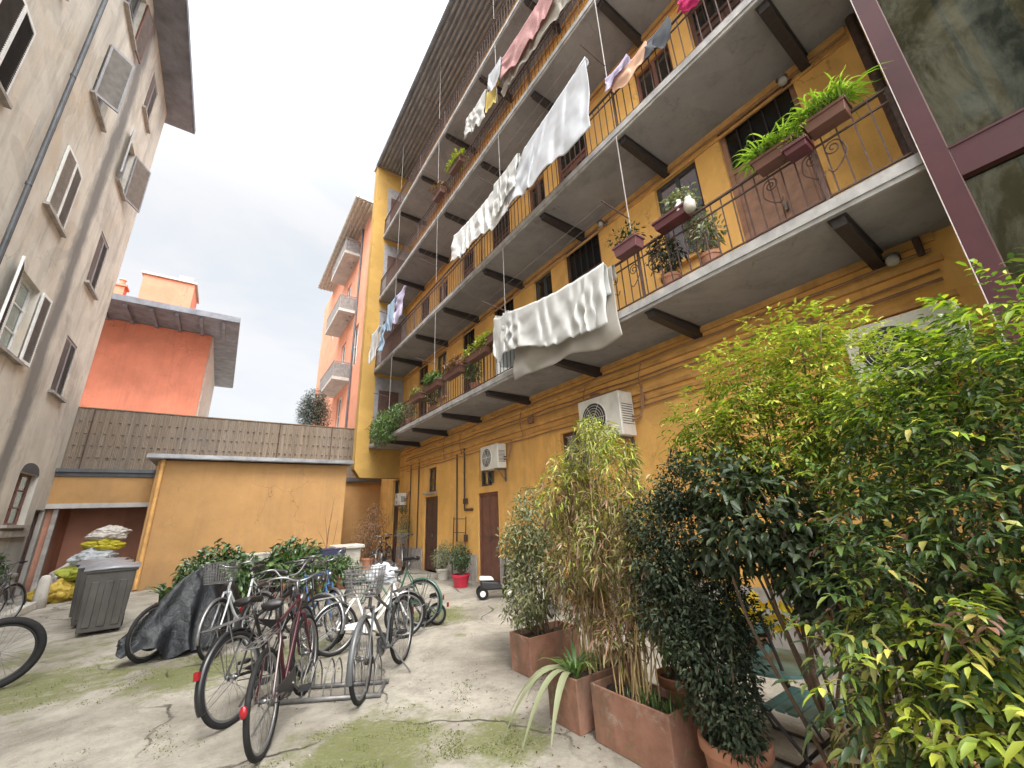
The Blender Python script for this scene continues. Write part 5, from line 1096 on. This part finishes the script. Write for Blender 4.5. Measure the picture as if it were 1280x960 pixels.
def roundpot(parent, r, h, mat, n=28):
    mb = MB(); mb.lathe([(r*.70, 0), (r*.74, .004), (r*.93, h*.80), (r*.94, h*.82), (r*1.02, h*.82), (r*1.03, h*.985), (r*1.0, h), (r*.92, h), (r*.90, h*.86), (0.001, h*.88)], n, cap1=False)
    o = smooth_by_angle(mb.build('pot', mat, parent), 35); mb = MB(); mb.lathe([(r*.9, h*.862), (r*.5, h*.90), (.001, h*.89)], n, cap0=False, cap1=False); mb.build('soil', 'soil', o, True); return o
def rel(blobs, base): return [(x-base[0], y-base[1], z-base[2], r) for x, y, z, r in blobs]
def shrub(name, label, cat, base, blobs, potf, leaves, nst=10, r0=.010, r1=.003, group=None, stem='bark', spread=.06, bow=.10, sz=.2):
    t = thing(name, label, cat, base, group=group); potf(t); b = rel(blobs, base)
    stems_mb((0, 0, sz), [Vector(q[:3])+Vector(unit(1)[0])*q[3]*.55 for q in (b*6)[:nst]], r0, r1, spread, bow).build('stem', stem, t, True)
    o = leaves(b); o.parent = t; return t

# -- row of planters at right
A = (2.64, 2.28, 0)
def bam(b): return scatter_leaves(b, 5200, .105, .016, out=.35, down=.85, droop=.35, mats=('lf_bamboo',))
t = shrub('bamboo_plant', 'tall yellowing bamboo in the long terracotta planter in front', 'plant', A,
  [(2.72, 2.35, 1.95, .20), (2.75, 2.2, 1.62, .28), (2.62, 2.45, 1.30, .30), (2.72, 2.5, 2.2, .18), (2.74, 2.2, .98, .28), (2.62, 2.4, .70, .20), (2.8, 2.62, 1.6, .24), (2.75, 2.62, 2.36, .10), (2.85, 2.3, 2.06, .12), (2.62, 2.1, 1.25, .22)],
  lambda p: trough(p, .34, .68, .36, 'terra_old', rim=0, taper=.97), lambda b: two_tone(b, 5600, .078, .014), nst=30, r0=.007, r1=.002, stem='cane', spread=.13, bow=.06)
B_ = (2.80, 2.90, 0)
t = shrub('bamboo_plant', 'dense olive bamboo in the second terracotta planter, behind the long leaved yucca', 'plant', B_,
  [(2.95, 2.95, 2.1, .22), (2.82, 3.15, 1.75, .30), (3.0, 2.9, 1.4, .36), (2.80, 3.05, 1.1, .32), (2.95, 2.85, 2.40, .13), (2.9, 2.95, .8, .30), (3.05, 3.25, 1.55, .28), (2.85, 3.2, 2.05, .12), (3.1, 2.8, 2.3, .14), (2.78, 2.95, 1.9, .14)],
  lambda p: trough(p, .76, .36, .36, 'terra_old', rim=0, taper=.97), lambda b: two_tone(b, 7000, .078, .015), nst=34, r0=.007, r1=.002, stem='cane', spread=.14, bow=.06)
C_ = (3.15, 4.0, 0)
shrub('bushy_shrub', 'small leaved grey green bush in the farthest terracotta planter of the row', 'plant', C_,
  [(3.12, 4.15, 1.72, .20), (3.1, 4.05, 1.42, .33), (3.18, 4.2, 1.1, .36), (3.05, 4.0, .82, .34), (3.25, 3.95, 1.25, .30), (3.05, 4.3, 1.25, .26), (3.0, 4.15, .62, .28)],
  lambda p: trough(p, .70, .36, .36, 'terra_old', rim=0, taper=.97), lambda b: scatter_leaves(b, 5200, .055, .020, out=.5, down=.2, mats=('lf_olive',)), nst=22, r0=.008, r1=.002, spread=.12)
yu = thing('yucca_plant', 'strap leaved yucca spilling over the second terracotta planter', 'plant', (2.50, 2.82, .30))
blade_tuft([(0, 0, 0), (.03, .05, 0), (-.02, -.04, .02)], 46, .46, .024, .75, ('lf_green',), yu, up=1.15, droopf=.75)
mbx = MB(); mbx.lathe([(.035, -.03), (.03, .05), (.01, .09)], 8); mbx.build('stem', 'bark', yu, True)
for k_, (a, l) in enumerate(((2.9, .62), (3.25, .58), (2.55, .55), (3.6, .50), (2.2, .42))):
    mbx = MB(); hd = Vector((math.cos(a), math.sin(a), 0)); sdv = Vector((-math.sin(a), math.cos(a), 0)); vs = []; fs = []
    for i in range(12):
        q = i/11; p = hd*l*q + Vector((0, 0, .05+l*(.75*q-1.25*q*q))); ww = .030*math.sin(math.pi*min(.98, q*.75+.2)); vs += [p-sdv*ww+Vector((0, 0, ww*.4)), p, p+sdv*ww+Vector((0, 0, ww*.4))]
    for i in range(11): q = i*3; fs += [(q, q+1, q+4, q+3), (q+1, q+2, q+5, q+4)]
    mbx.add(vs, fs); mbx.build('long_leaf', 'lf_greypl', yu, True)
gr_ = thing('grass_tuft', 'short grassy weeds growing in the front terracotta planter', 'plant', (2.60, 2.12, .29))
blade_tuft([(random.uniform(-.1, .1), random.uniform(-.2, .2), 0) for _ in range(20)], 130, .17, .007, .5, ('lf_green',), gr_, up=1.3, droopf=.6)
D_ = (2.62, 1.62, 0)
shrub('columnar_shrub', 'dark small leaved columnar shrub in the round terracotta pot', 'plant', D_,
  [(2.58, 1.95, 1.5, .20), (2.57, 1.98, 1.2, .20), (2.52, 1.92, .95, .18), (2.74, 1.86, 1.62, .12), (2.55, 1.75, 1.66, .10), (2.78, 1.6, 1.55, .12), (2.48, 1.82, 1.2, .12), (2.5, 1.5, .95, .12), (2.72, 1.9, 1.15, .13), (2.45, 1.72, .8, .12), (2.70, 1.73, 1.72, .20), (2.66, 1.72, 1.40, .25), (2.64, 1.70, 1.08, .29), (2.60, 1.66, .76, .27), (2.58, 1.62, .54, .22), (2.68, 1.6, .95, .24), (2.72, 1.72, 1.9, .10), (2.50, 1.52, .46, .16)],
  lambda p: roundpot(p, .19, .32, 'terra'), lambda b: scatter_leaves(b, 15000, .036, .016, out=.7, down=.0, mats=('lf_dark',)), nst=18, r0=.012, r1=.003)
E_ = (2.62, 1.02, 0)
shrub('camellia_shrub', 'dark glossy leaved camellia between the columnar shrub and the nandina', 'plant', E_,
  [(2.57, 1.37, 1.74, .22), (2.56, 1.17, 1.55, .30), (2.54, 1.40, 1.40, .22), (2.56, 1.0, 1.35, .25), (2.6, 1.0, 1.25, .2), (2.52, .86, 1.15, .2)],
  lambda p: roundpot(p, .20, .34, 'terra'), lambda b: scatter_leaves(b, 3000, .062, .032, out=.7, down=.25, droop=.2, mats=('lf_camellia',)), nst=14, r0=.014, r1=.004)
F_ = (2.92, .88, 0)
TB = [(3.01, 1.65, 2.22, .22), (3.02, 1.29, 2.45, .28), (3.01, .99, 2.50, .28), (3.01, .72, 2.33, .26), (2.94, 1.19, 2.05, .32), (2.87, .81, 1.98, .28), (2.81, 1.04, 1.75, .25), (2.78, .62, 1.8, .24), (2.99, 1.55, 1.95, .22), (2.97, .92, 2.72, .12), (2.98, 1.72, 2.10, .18), (3.0, 1.42, 2.62, .08), (2.95, .70, 2.62, .10)]
shrub('nandina_shrub', 'tall sunlit yellow green nandina with airy leaves and red berries', 'plant', F_, TB, lambda p: roundpot(p, .22, .36, 'terra_plastic'),
  lambda b: pinnate(b, 1700, 4, .15, .052, .018, .25, ('lf_nandina', 'lf_yellow'), lambda P0, idx: (RNG.random(len(P0)) < np.clip((P0[:, 2]-1.85)*1.3+.15, .05, .85)).astype(int), shell=.2), nst=22, r0=.011, r1=.003, spread=.1, bow=.18)
bt = thing('berry_cluster', 'small cluster of red berries in the yellow green nandina', 'berries', (2.97, 1.02, 2.18)); Pq = RNG.normal(size=(60, 3))*.035
leaf_mesh('berry', Pq, unit(60), unit(60), .016, .014, 0, ('petal_r',), parent=bt)
G_ = (2.02, .30, 0)
GB = [(2.45, .10, 2.12, .20), (2.44, .25, 2.0, .22), (2.32, .12, 1.85, .25), (2.25, .30, 1.72, .28), (2.09, .14, 1.6, .26), (2.24, .50, 1.52, .24), (2.06, .33, 1.4, .27), (1.92, .15, 1.32, .25), (2.01, .50, 1.28, .22), (1.87, .33, 1.15, .24), (1.80, .18, 1.05, .24), (1.88, .52, 1.02, .2), (1.82, .40, .9, .2), (1.76, .25, .82, .2), (1.97, .58, 1.15, .16), (1.9, .52, .78, .17), (1.82, .35, .62, .2), (1.86, .5, .5, .17), (1.75, .2, .55, .2), (2.42, .42, 1.92, .18), (2.65, .40, 2.15, .15), (2.53, .23, 2.13, .16), (2.69, .57, 2.06, .15), (2.54, .38, 1.98, .17), (2.51, .10, 2.25, .16), (2.40, .01, 2.27, .16), (2.43, .16, 2.10, .16), (2.75, .70, 2.0, .17), (2.3, -.15, 1.9, .3), (2.0, -.12, 1.4, .3), (1.85, -.05, .9, .28)]
def gpick(P0, idx):
    rx = RNG.random(len(P0)); z = P0[:, 2]; out = np.zeros(len(P0), int)
    out[(rx < np.clip((z-1.75)*2.2, 0, .8))] = 1
    mid = (z > .75) & (z < 1.25); out[mid & (rx < .42)] = 2
    out[(z > 1.15) & (z < 1.6) & (rx < .05)] = 3
    return out
shrub('nandina_shrub', 'big leafy nandina filling the right foreground, green with yellow leaf tips', 'plant', G_, GB, lambda p: roundpot(p, .24, .38, 'terra_plastic'),
  lambda b: pinnate(b, 2500, 4, .16, .054, .018, .12, ('lf_nandina_dark', 'lf_nandina', 'lf_yellow', 'lf_red'), gpick, shell=.3, droop=.35), nst=26, r0=.012, r1=.003, spread=.12, bow=.14)
H_ = (2.30, .82, 0)
shrub('pale_leaved_plant', 'low plant with dry yellowish straps in a pot at the bottom right', 'plant', H_, [(2.25, .80, .62, .16), (2.22, .78, .48, .14)], lambda p: roundpot(p, .17, .30, 'terra_plastic'),
  lambda b: scatter_leaves(b, 260, .10, .022, out=.4, down=.7, mats=('lf_bamboo',)), nst=8)
# -- flowers on a folding table, seen through the leaves
ft = thing('folding_table', 'small teal folding table with crossed legs seen between the dark shrubs', 'table', (3.40, 1.72, 0))
mb = MB(); mb.lathe([(.30, .50), (.31, .505), (.31, .52), (.30, .525)], 32); mb.build('top', 'teal', ft)
mb = MB()
for sy in (-.18, .18): mb.tube([(-.2, sy, 0.01), (.2, sy, .49)], .011, 6); mb.tube([(.2, sy*.9, 0.01), (-.2, sy*.9, .49)], .011, 6)
for x in (-.2, .2): mb.tube([(x, -.18, .012), (x, .18, .012)], .010, 6)
mb.build('legs', 'iron', ft)
fl = thing('flower_pot', 'pot of bright yellow flowers on the teal folding table', 'plant', (3.42, 1.78, .527))
roundpot(fl, .09, .14, 'terra'); bb = [(0, 0, .22, .11), (-.05, .12, .22, .09), (.03, -.12, .24, .09)]
o = scatter_leaves(bb, 160, .06, .02, mats=('lf_green',)); o.parent = fl
Pf = []; Df = []; Nf = []
for k in range(34):
    c = np.array(random.choice(bb)[:3])+RNG.normal(size=3)*.075; c[2] = max(c[2], .17)+.05; ax = unit(1)[0]+np.array([-.8, -.6, .5]); ax /= np.linalg.norm(ax); e1 = np.cross(ax, [0, 0, 1.]); e1 /= np.linalg.norm(e1); e2 = np.cross(ax, e1)
    for j in range(7): an = 2*math.pi*j/7; Pf.append(c); Df.append(e1*math.cos(an)+e2*math.sin(an)+ax*.25); Nf.append(ax)
leaf_mesh('flowers', np.array(Pf), np.array(Df), np.array(Nf), .048, .028, 0, ('petal_y',), parent=fl)
fc = thing('folding_chair', 'green slatted folding chair behind the camellia', 'chair', (3.05, 1.35, 0))
mb = MB()
for k in range(6): mb.box(-.2, .2, -.19+k*.065, -.14+k*.065, .43, .445)
mb.build('seat', 'teal', fc); mb = MB()
for sx in (-.19, .19): mb.tube([(sx, -.22, .01), (sx, .20, .44), (sx, .30, .86)], .011, 6); mb.tube([(sx*.92, .22, .01), (sx*.92, -.2, .44)], .011, 6)
mb.build('frame', 'iron', fc); mb = MB(); mb.box(-.19, .19, .285, .30, .74, .80); mb.box(-.19, .19, .265, .28, .62, .68); mb.build('backrest', 'teal', fc)
for (lb_, x, y, bl, mt, n_, L_, W_2) in (('leafy green pot plant behind the dark columnar shrub', 3.3, 2.45, [(3.3, 2.45, .62, .26), (3.35, 2.4, .85, .2)], 'lf_green', 500, .09, .035), ('dark leafy pot plant at the lift foot behind the nandina', 3.55, .75, [(3.55, .75, .75, .32), (3.5, .7, 1.15, .3), (3.55, .8, 1.5, .22)], 'lf_camellia', 900, .09, .04), ('reddish shrub pot behind the tall nandina', 3.6, 1.25, [(3.6, 1.3, .8, .25), (3.6, 1.25, 1.3, .28), (3.62, 1.2, 1.65, .18)], 'lf_red', 1100, .06, .022)):
    shrub('pot_plant', lb_, 'plant', (x, y, 0), bl, lambda p: roundpot(p, .17, .28, 'terra'), lambda b: scatter_leaves(b, n_, L_, W_2, mats=(mt,)), nst=9)

# -- leafy bed before the store
def strap(label, x, y, n, L, W, mat='lf_broad', pot='terra', r=.2, h=.32, group='leafy pots before the ochre store', spread=.8, up=1.2, nm='leafy_pot_plant'):
    t = thing(nm, label, 'plant', (x, y, 0), group=group); roundpot(t, r, h, pot); o = blade_tuft([(random.uniform(-r*.5, r*.5), random.uniform(-r*.5, r*.5), h*.85) for _ in range(8)], n, L, W, spread, (mat,), t, up=up, droopf=.75); return t
strap('broad leaved aspidistra left of the tarpaulin, nearest the bins', -.55, 10.2, 42, .72, .09)
strap('spiky green plant behind the black tarpaulin', -.10, 11.4, 60, .8, .035, 'lf_green')
strap('large dark leaved plant right behind the silver bicycle basket', .75, 11.2, 46, .85, .13)
strap('bright broad leaved plant under the white tub', 1.05, 11.9, 46, .8, .16, 'lf_green')
strap('dark broad leaved clump behind the rack, left half', 1.5, 11.0, 52, .85, .12)
strap('dark broad leaved clump behind the rack, right half', 2.15, 11.4, 52, .85, .12)
strap('tall arching spiky plant rising above the broad leaves', 1.75, 12.2, 70, 1.0, .04, 'lf_green', up=1.4)
strap('green arching plant left of the stone planter', 2.65, 12.3, 56, .85, .05, 'lf_broad')
strap('small leafy pot at the stone planter foot', 2.95, 12.7, 40, .6, .06, 'lf_green')
for (nm, lb_, x, y, bl, mt, n_, L_, W_2, pot) in (
    ('bushy_pot', 'dense green bush between the bins and the tarpaulin', -.25, 12.3, [(-.25, 12.3, .55, .35), (.1, 12.2, .5, .3)], 'lf_broad', 700, .13, .06, 'terra'),
    ('bushy_pot', 'rounded hydrangea like bush behind the silver bicycle', .45, 10.3, [(.45, 10.3, .5, .34), (.6, 10.4, .75, .25)], 'lf_broad', 520, .15, .085, 'terra'),
    ('bushy_pot', 'low dark bush behind the blue grey bicycle', 1.9, 10.2, [(1.9, 10.2, .45, .35), (1.6, 10.3, .55, .3)], 'lf_broad', 620, .12, .06, 'terra'),
    ('bushy_pot', 'tall dark broad leaved bush against the store wall behind the tarpaulin', .15, 12.9, [(.1, 12.9, .75, .42), (.4, 12.9, .6, .4), (-.25, 12.8, .55, .36)], 'lf_broad', 900, .16, .085, 'terra'),
    ('bushy_pot', 'tall dark broad leaved bush against the store wall behind the rack', 1.75, 12.7, [(1.6, 12.7, .75, .42), (2.0, 12.7, .7, .4), (1.3, 12.4, .5, .34)], 'lf_broad', 900, .17, .085, 'terra'),
    ('bushy_pot', 'low dark bush before the stone planter', 2.75, 11.4, [(2.75, 11.4, .4, .32), (2.5, 11.5, .5, .28)], 'lf_broad', 560, .12, .055, 'terra')):
    shrub(nm, lb_, 'plant', (x, y, 0), bl, lambda p: roundpot(p, .2, .3, pot), lambda b: scatter_leaves(b, n_, L_, W_2, out=.6, down=.3, mats=(mt,)), nst=8, group='leafy pots before the ochre store')
t = thing('white_tub', 'shallow white tub resting on boxes behind the leafy plants', 'tub', (1.05, 13.0, 0)); trough(t, .7, .45, .86, 'whitestone', 'tub', .9)
t = thing('navy_trough', 'dark navy trough standing behind the broad leaved clumps', 'planter', (2.65, 13.1, 0)); trough(t, .9, .4, .84, 'bluecloth', 'tub', .92)
# dry shrub in the far corner
shrub('dry_shrub', 'dry reddish brown shrub in the far corner by the narrow door', 'plant', (4.35, 14.9, 0), [(4.25, 14.9, 1.2, .5), (4.5, 14.8, 1.5, .45), (4.1, 15.0, .85, .4), (4.6, 14.7, .8, .45), (4.45, 14.9, 1.85, .28)], lambda p: roundpot(p, .22, .35, 'terra'),
  lambda b: scatter_leaves(b, 2300, .06, .022, mats=('lf_dry',)), nst=40, r0=.012, r1=.003, spread=.1, bow=.25)
tw = thing('bare_sapling', 'thin bare sapling against the ochre store wall', 'plant', (2.95, 14.6, 0)); roundpot(tw, .16, .28, 'terra')
mb = stems_mb((0, 0, .25), [(.1, .1, 2.0), (-.15, 0, 1.7), (.25, 0, 1.6), (.05, -.1, 2.3), (-.3, .1, 1.3)], .010, .003, .03, .15, 5); mb.build('stem', 'bark', tw, True)
rp = (4.85, 9.2, 0)
shrub('red_pot_shrub', 'round dark leaved shrub in a red pot by the reddish brown door', 'plant', rp, [(4.85, 9.2, .68, .26), (4.9, 9.3, .55, .24), (4.8, 9.15, .82, .16)], lambda p: roundpot(p, .21, .28, 'redplastic'), lambda b: scatter_leaves(b, 1500, .05, .022, mats=('lf_broad',)), nst=10)
shrub('pale_pot_shrub', 'pale grey green pot shrub left of the red pot', 'plant', (5.05, 10.6, 0), [(5.0, 10.6, .55, .26), (5.1, 10.5, .75, .2)], lambda p: roundpot(p, .18, .28, 'whitestone'), lambda b: scatter_leaves(b, 900, .06, .022, mats=('lf_greypl',)), nst=8)
shrub('wall_bush', 'straggly green bush in the corner at the foot of the left tenement', 'plant', (-3.75, 13.4, 0), [(-3.75, 13.4, .7, .35), (-3.7, 13.2, 1.0, .3), (-3.8, 12.8, .9, .3)], lambda p: roundpot(p, .2, .3, 'terra'), lambda b: scatter_leaves(b, 900, .10, .045, mats=('lf_broad',)), nst=10)
shrub('leggy_plant', 'hanging grey green plant on the far narrow door corner', 'plant', (5.2, 14.0, 0), [(5.25, 14.1, 1.5, .22), (5.2, 14.0, 1.15, .25), (5.25, 14.2, 1.9, .15)], lambda p: roundpot(p, .15, .3, 'terra'), lambda b: scatter_leaves(b, 800, .06, .02, down=.6, mats=('lf_olive',)), nst=10)

# -- plants on the balconies
def balcony_box(label, y, L, kind, fi=0, mat='terra_plastic', dz=.0, n=90, x=4.20, zoff=.60, leafL=.34, leafW=.016, grp='planter boxes hung on the balcony rails', h=.17):
    zt = FL[fi][1]+zoff; t = thing('planter_box', label, 'planter', (x, y, zt+dz), group=grp); trough(t, .19, L, h, mat, taper=.88, th=.012)
    pts = [(random.uniform(-.06, .06), random.uniform(-L*.45, L*.45), h*.85) for _ in range(24)]
    if kind == 'fern': blade_tuft(pts, n, leafL, leafW, .8, ('lf_fern',), t, up=1.1, droopf=1.0)
    else:
        b = [(p[0]*1.5, p[1], h+.10+random.uniform(-.02, .08), .10+random.uniform(0, .05)) for p in pts[:8]]; o = scatter_leaves(b, n, leafL, leafW, mats=(kind,)); o.parent = t
    return t
balcony_box('terracotta box of bright arching fern leaves left of its twin over the balcony door', 1.02, .40, 'fern', n=340, zoff=.66, leafL=.46, h=.13)
balcony_box('terracotta box of bright arching fern leaves nearest the lift', .56, .34, 'fern', n=340, zoff=.70, leafL=.5, h=.13)
balcony_box('box of small pale succulents just below the bright ferns', .82, .20, 'lf_nandina', n=150, leafL=.06, leafW=.018, zoff=.56, x=4.14, mat='maroonpot', h=.09)
balcony_box('dark red box with white flowers on the first balcony rail', 2.22, .46, 'lf_greypl', mat='maroonpot', n=420, leafL=.06, leafW=.03, zoff=.74, h=.13)
balcony_box('faded pink box of dark foliage beside the big hanging sheet', 2.92, .40, 'lf_camellia', mat='pinkplastic', n=200, leafL=.06, leafW=.025, zoff=.74)
balcony_box('box of yellow green foliage left of the hanging sheet on the first balcony', 7.1, .9, 'lf_yellow', n=520, leafL=.11, leafW=.035, zoff=.62)
balcony_box('box of bright fern leaves at the open white door leaf', 6.55, .5, 'fern', n=120, zoff=.75)
balcony_box('box of dark purple foliage along the middle of the first balcony', 8.3, .9, 'lf_red', n=420, leafL=.10, leafW=.035, zoff=.55)
balcony_box('box of mixed green foliage along the middle of the first balcony', 9.5, .9, 'lf_green', n=420, leafL=.12, leafW=.04, zoff=.55)
balcony_box('box of pale dry foliage along the far part of the first balcony', 10.6, .8, 'lf_bamboo', n=420, leafL=.10, leafW=.03, zoff=.5)
balcony_box('yellow flowering box on the third balcony', 8.2, .7, 'lf_yellow', 2, n=420, leafL=.12, leafW=.04, zoff=.6)
balcony_box('terracotta box of reddish foliage on the third balcony', 9.4, .6, 'lf_red', 2, n=260, leafL=.10, leafW=.035, zoff=.5)
bbx = [(4.35, 12.6, 4.75, .42), (4.3, 13.3, 4.6, .5), (4.4, 14.0, 4.85, .45), (4.2, 13.9, 4.35, .35), (4.2, 12.9, 4.3, .3), (4.4, 14.7, 4.7, .4), (4.25, 12.2, 4.9, .25)]
shrub('balcony_bush', 'large grey green bush overflowing the far end of the first balcony', 'plant', (4.6, 13.4, 4.262), bbx, lambda p: trough(p, .3, 1.6, .3, 'terra'), lambda b: scatter_leaves(b, 3600, .10, .034, out=.6, mats=('lf_green', 'lf_broad')[0:1]), nst=16)
for i, (y, z, r, m, lb_) in enumerate(((10.2, 4.262, .14, 'lf_broad', 'small dark pot shrub standing on the first balcony floor'), (11.9, 4.262, .15, 'lf_olive', 'olive pot shrub on the far first balcony floor'), (7.8, 4.262, .14, 'lf_green', 'green pot shrub by the open white door leaf'), (2.0, 4.262, .13, 'lf_greypl', 'pale dry pot plant behind the rail right of the dark red box'), (2.55, 4.262, .13, 'lf_dark', 'dark pot plant behind the rail under the dark red box'))):
    shrub('pot_shrub', lb_, 'plant', (4.5, y, z), [(4.45, y, z+.55, .22), (4.5, y+.05, z+.75, .18)], lambda p: roundpot(p, r, .26, 'terra'), lambda b: scatter_leaves(b, 420, .075, .03, mats=(m,)), nst=7, group='pot shrubs on the first balcony')
# white bottles / watering can on the rail shelf
for i, (y, r, lb_) in enumerate(((2.08, .055, 'white jug on the shelf right of the dark red box'), (1.96, .07, 'cream round pot on the balcony shelf right of the white jug'))):
    mb = MB(); mb.lathe([(r*.7, 0), (r, .03), (r, .12), (r*.55, .16), (r*.6, .19), (r*.5, .19), (.002, .15)], 16, cap1=False); tag(mb.build('jug' if i == 0 else 'round_pot', 'whiteframe' if i == 0 else 'whitestone', None, True, (4.16, y, 5.05-.05*i)), lb_, 'jug' if i == 0 else 'pot')
# topiary on the terrace
tp = thing('topiary_tree', 'rounded grey green topiary standing on the terrace behind the reed fence', 'tree', (2.72, 18.9, 3.3)); trough(tp, .5, .5, .45, 'terra')
mb = MB(); mb.tube([(0, 0, .4), (.02, 0, 1.6)], .05, 8); mb.build('trunk', 'bark', tp, True)
o = scatter_leaves([(0, 0, 3.0, .66), (.05, 0, 2.6, .68), (0, 0, 3.4, .48), (.05, .1, 2.2, .5), (0, 0, 3.0, .5)], 9000, .07, .03, out=.8, down=0, mats=('lf_topiary',)); o.name = 'crown'; o.parent = tp
an = thing('television_antenna', 'thin television antenna against the sky beyond the reed fence', 'antenna', (-1.0, 34, 3.3))
mb = MB(); mb.tube([(0, 0, 0), (0, 0, 4.1)], .03, 6)
for k in range(5): mb.tube([(-.5+.05*k, k*.12, 3.9-k*.02), (.5-.05*k, k*.12, 3.9-k*.02)], .012, 4)
mb.tube([(0, -.2, 3.9), (0, .8, 3.85)], .014, 4); mb.build('mast', 'galv', an)
dh = thing('distant_house', 'low grey roofed house far off above the reed fence', 'house', (4, 62, 0))
mb = MB(); mb.box(-5, 6, 0, 8, 0, 12.2); mb.build('wall', 'whitestone', dh); mb = MB(); mb.hexa([(-5.6, -.6, 12.21), (6.6, -.6, 12.21), (6.6, 8.6, 12.21), (-5.6, 8.6, 12.21), (-3, 3.5, 14.2), (4, 3.5, 14.2), (4, 4.5, 14.2), (-3, 4.5, 14.2)]); mb.build('roof', 'lead', dh)

# ------------------------------------------------------------------ small things on the ground
Pl = []; 
for _ in range(420):
    z_ = random.random()
    if z_ < .45: p = (random.gauss(2.3, .35), random.uniform(1.2, 4.6))
    elif z_ < .7: p = (random.uniform(-1, 3.2), random.gauss(10.0, 1.2))
    else: p = (random.uniform(-3.5, 5), random.uniform(2.2, 14))
    Pl.append((p[0], p[1], .006))
Pl = np.array(Pl); Dl = unit(len(Pl)); Dl[:, 2] *= .12
o = leaf_mesh('fallen_leaves', Pl, Dl, np.array([[0, 0, 1.]])+unit(len(Pl))*.15, .030*(.4+RNG.random(len(Pl))), .012, 0, ('lf_litter',)); o['kind'] = 'stuff'; o['label'] = 'dry fallen leaves strewn over the courtyard concrete'
mb = MB()
for _ in range(1500):
    x, y = random.uniform(-3.8, 5.2), 2.0+abs(random.gauss(0, 4.5)); r = random.uniform(.002, .006)*(1 if random.random() < .95 else 2); a = random.random()*6
    mb.obox((x, y, r*.4), (r*math.cos(a), r*math.sin(a), 0), (-r*.7*math.sin(a), r*.7*math.cos(a), 0), (0, 0, r*.6))
o = mb.build('grit', 'grit'); o['kind'] = 'stuff'; o['label'] = 'pale grit and crumbs of concrete on the courtyard floor'
dr = thing('drain_cover', 'small square iron drain cover set in the concrete near the scooter', 'drain cover', (3.3, 8.2, 0)); mb = MB()
mb.box(-.22, .22, -.22, .22, .004, .012)
for k in range(7): mb.box(-.18, .18, -.175+k*.052, -.155+k*.052, .012, .020)
mb.build('grate', 'rustiron', dr)

PM = []
for (x, y, r, k) in ((1.15, 3.6, .75, 5200), (1.95, 3.1, .45, 2600), (.9, 5.5, .5, 1200), (-1.0, 7.2, 1.1, 2600), (3.2, 7.0, .8, 2200), (.0, 6.6, .9, 1800), (2.2, 3.9, .35, 900), (-.4, 4.6, .5, 900)):
    from mathutils import noise as mnz
    c_ = 0
    while c_ < k:
        a_, rr_ = random.uniform(0, 6.283), r*math.sqrt(random.random())*1.15; px_, py_ = x+rr_*math.cos(a_), y+rr_*math.sin(a_); c_ += 1
        if mnz.noise((px_*3.4, py_*3.4, 1.7)) + .55*mnz.noise((px_*9, py_*9, 4.2)) > .02 + .35*(rr_/r)**2: PM.append((px_, py_, .001))
PM = np.array(PM); DM = unit(len(PM))*.8 + np.array([0, 0, .75])
o = leaf_mesh('moss', PM, DM, unit(len(PM)), .013*(.5+RNG.random(len(PM))), .008, .2, ('lf_moss',)); o['kind'] = 'stuff'; o['label'] = 'bright green moss growing in patches on the courtyard concrete'
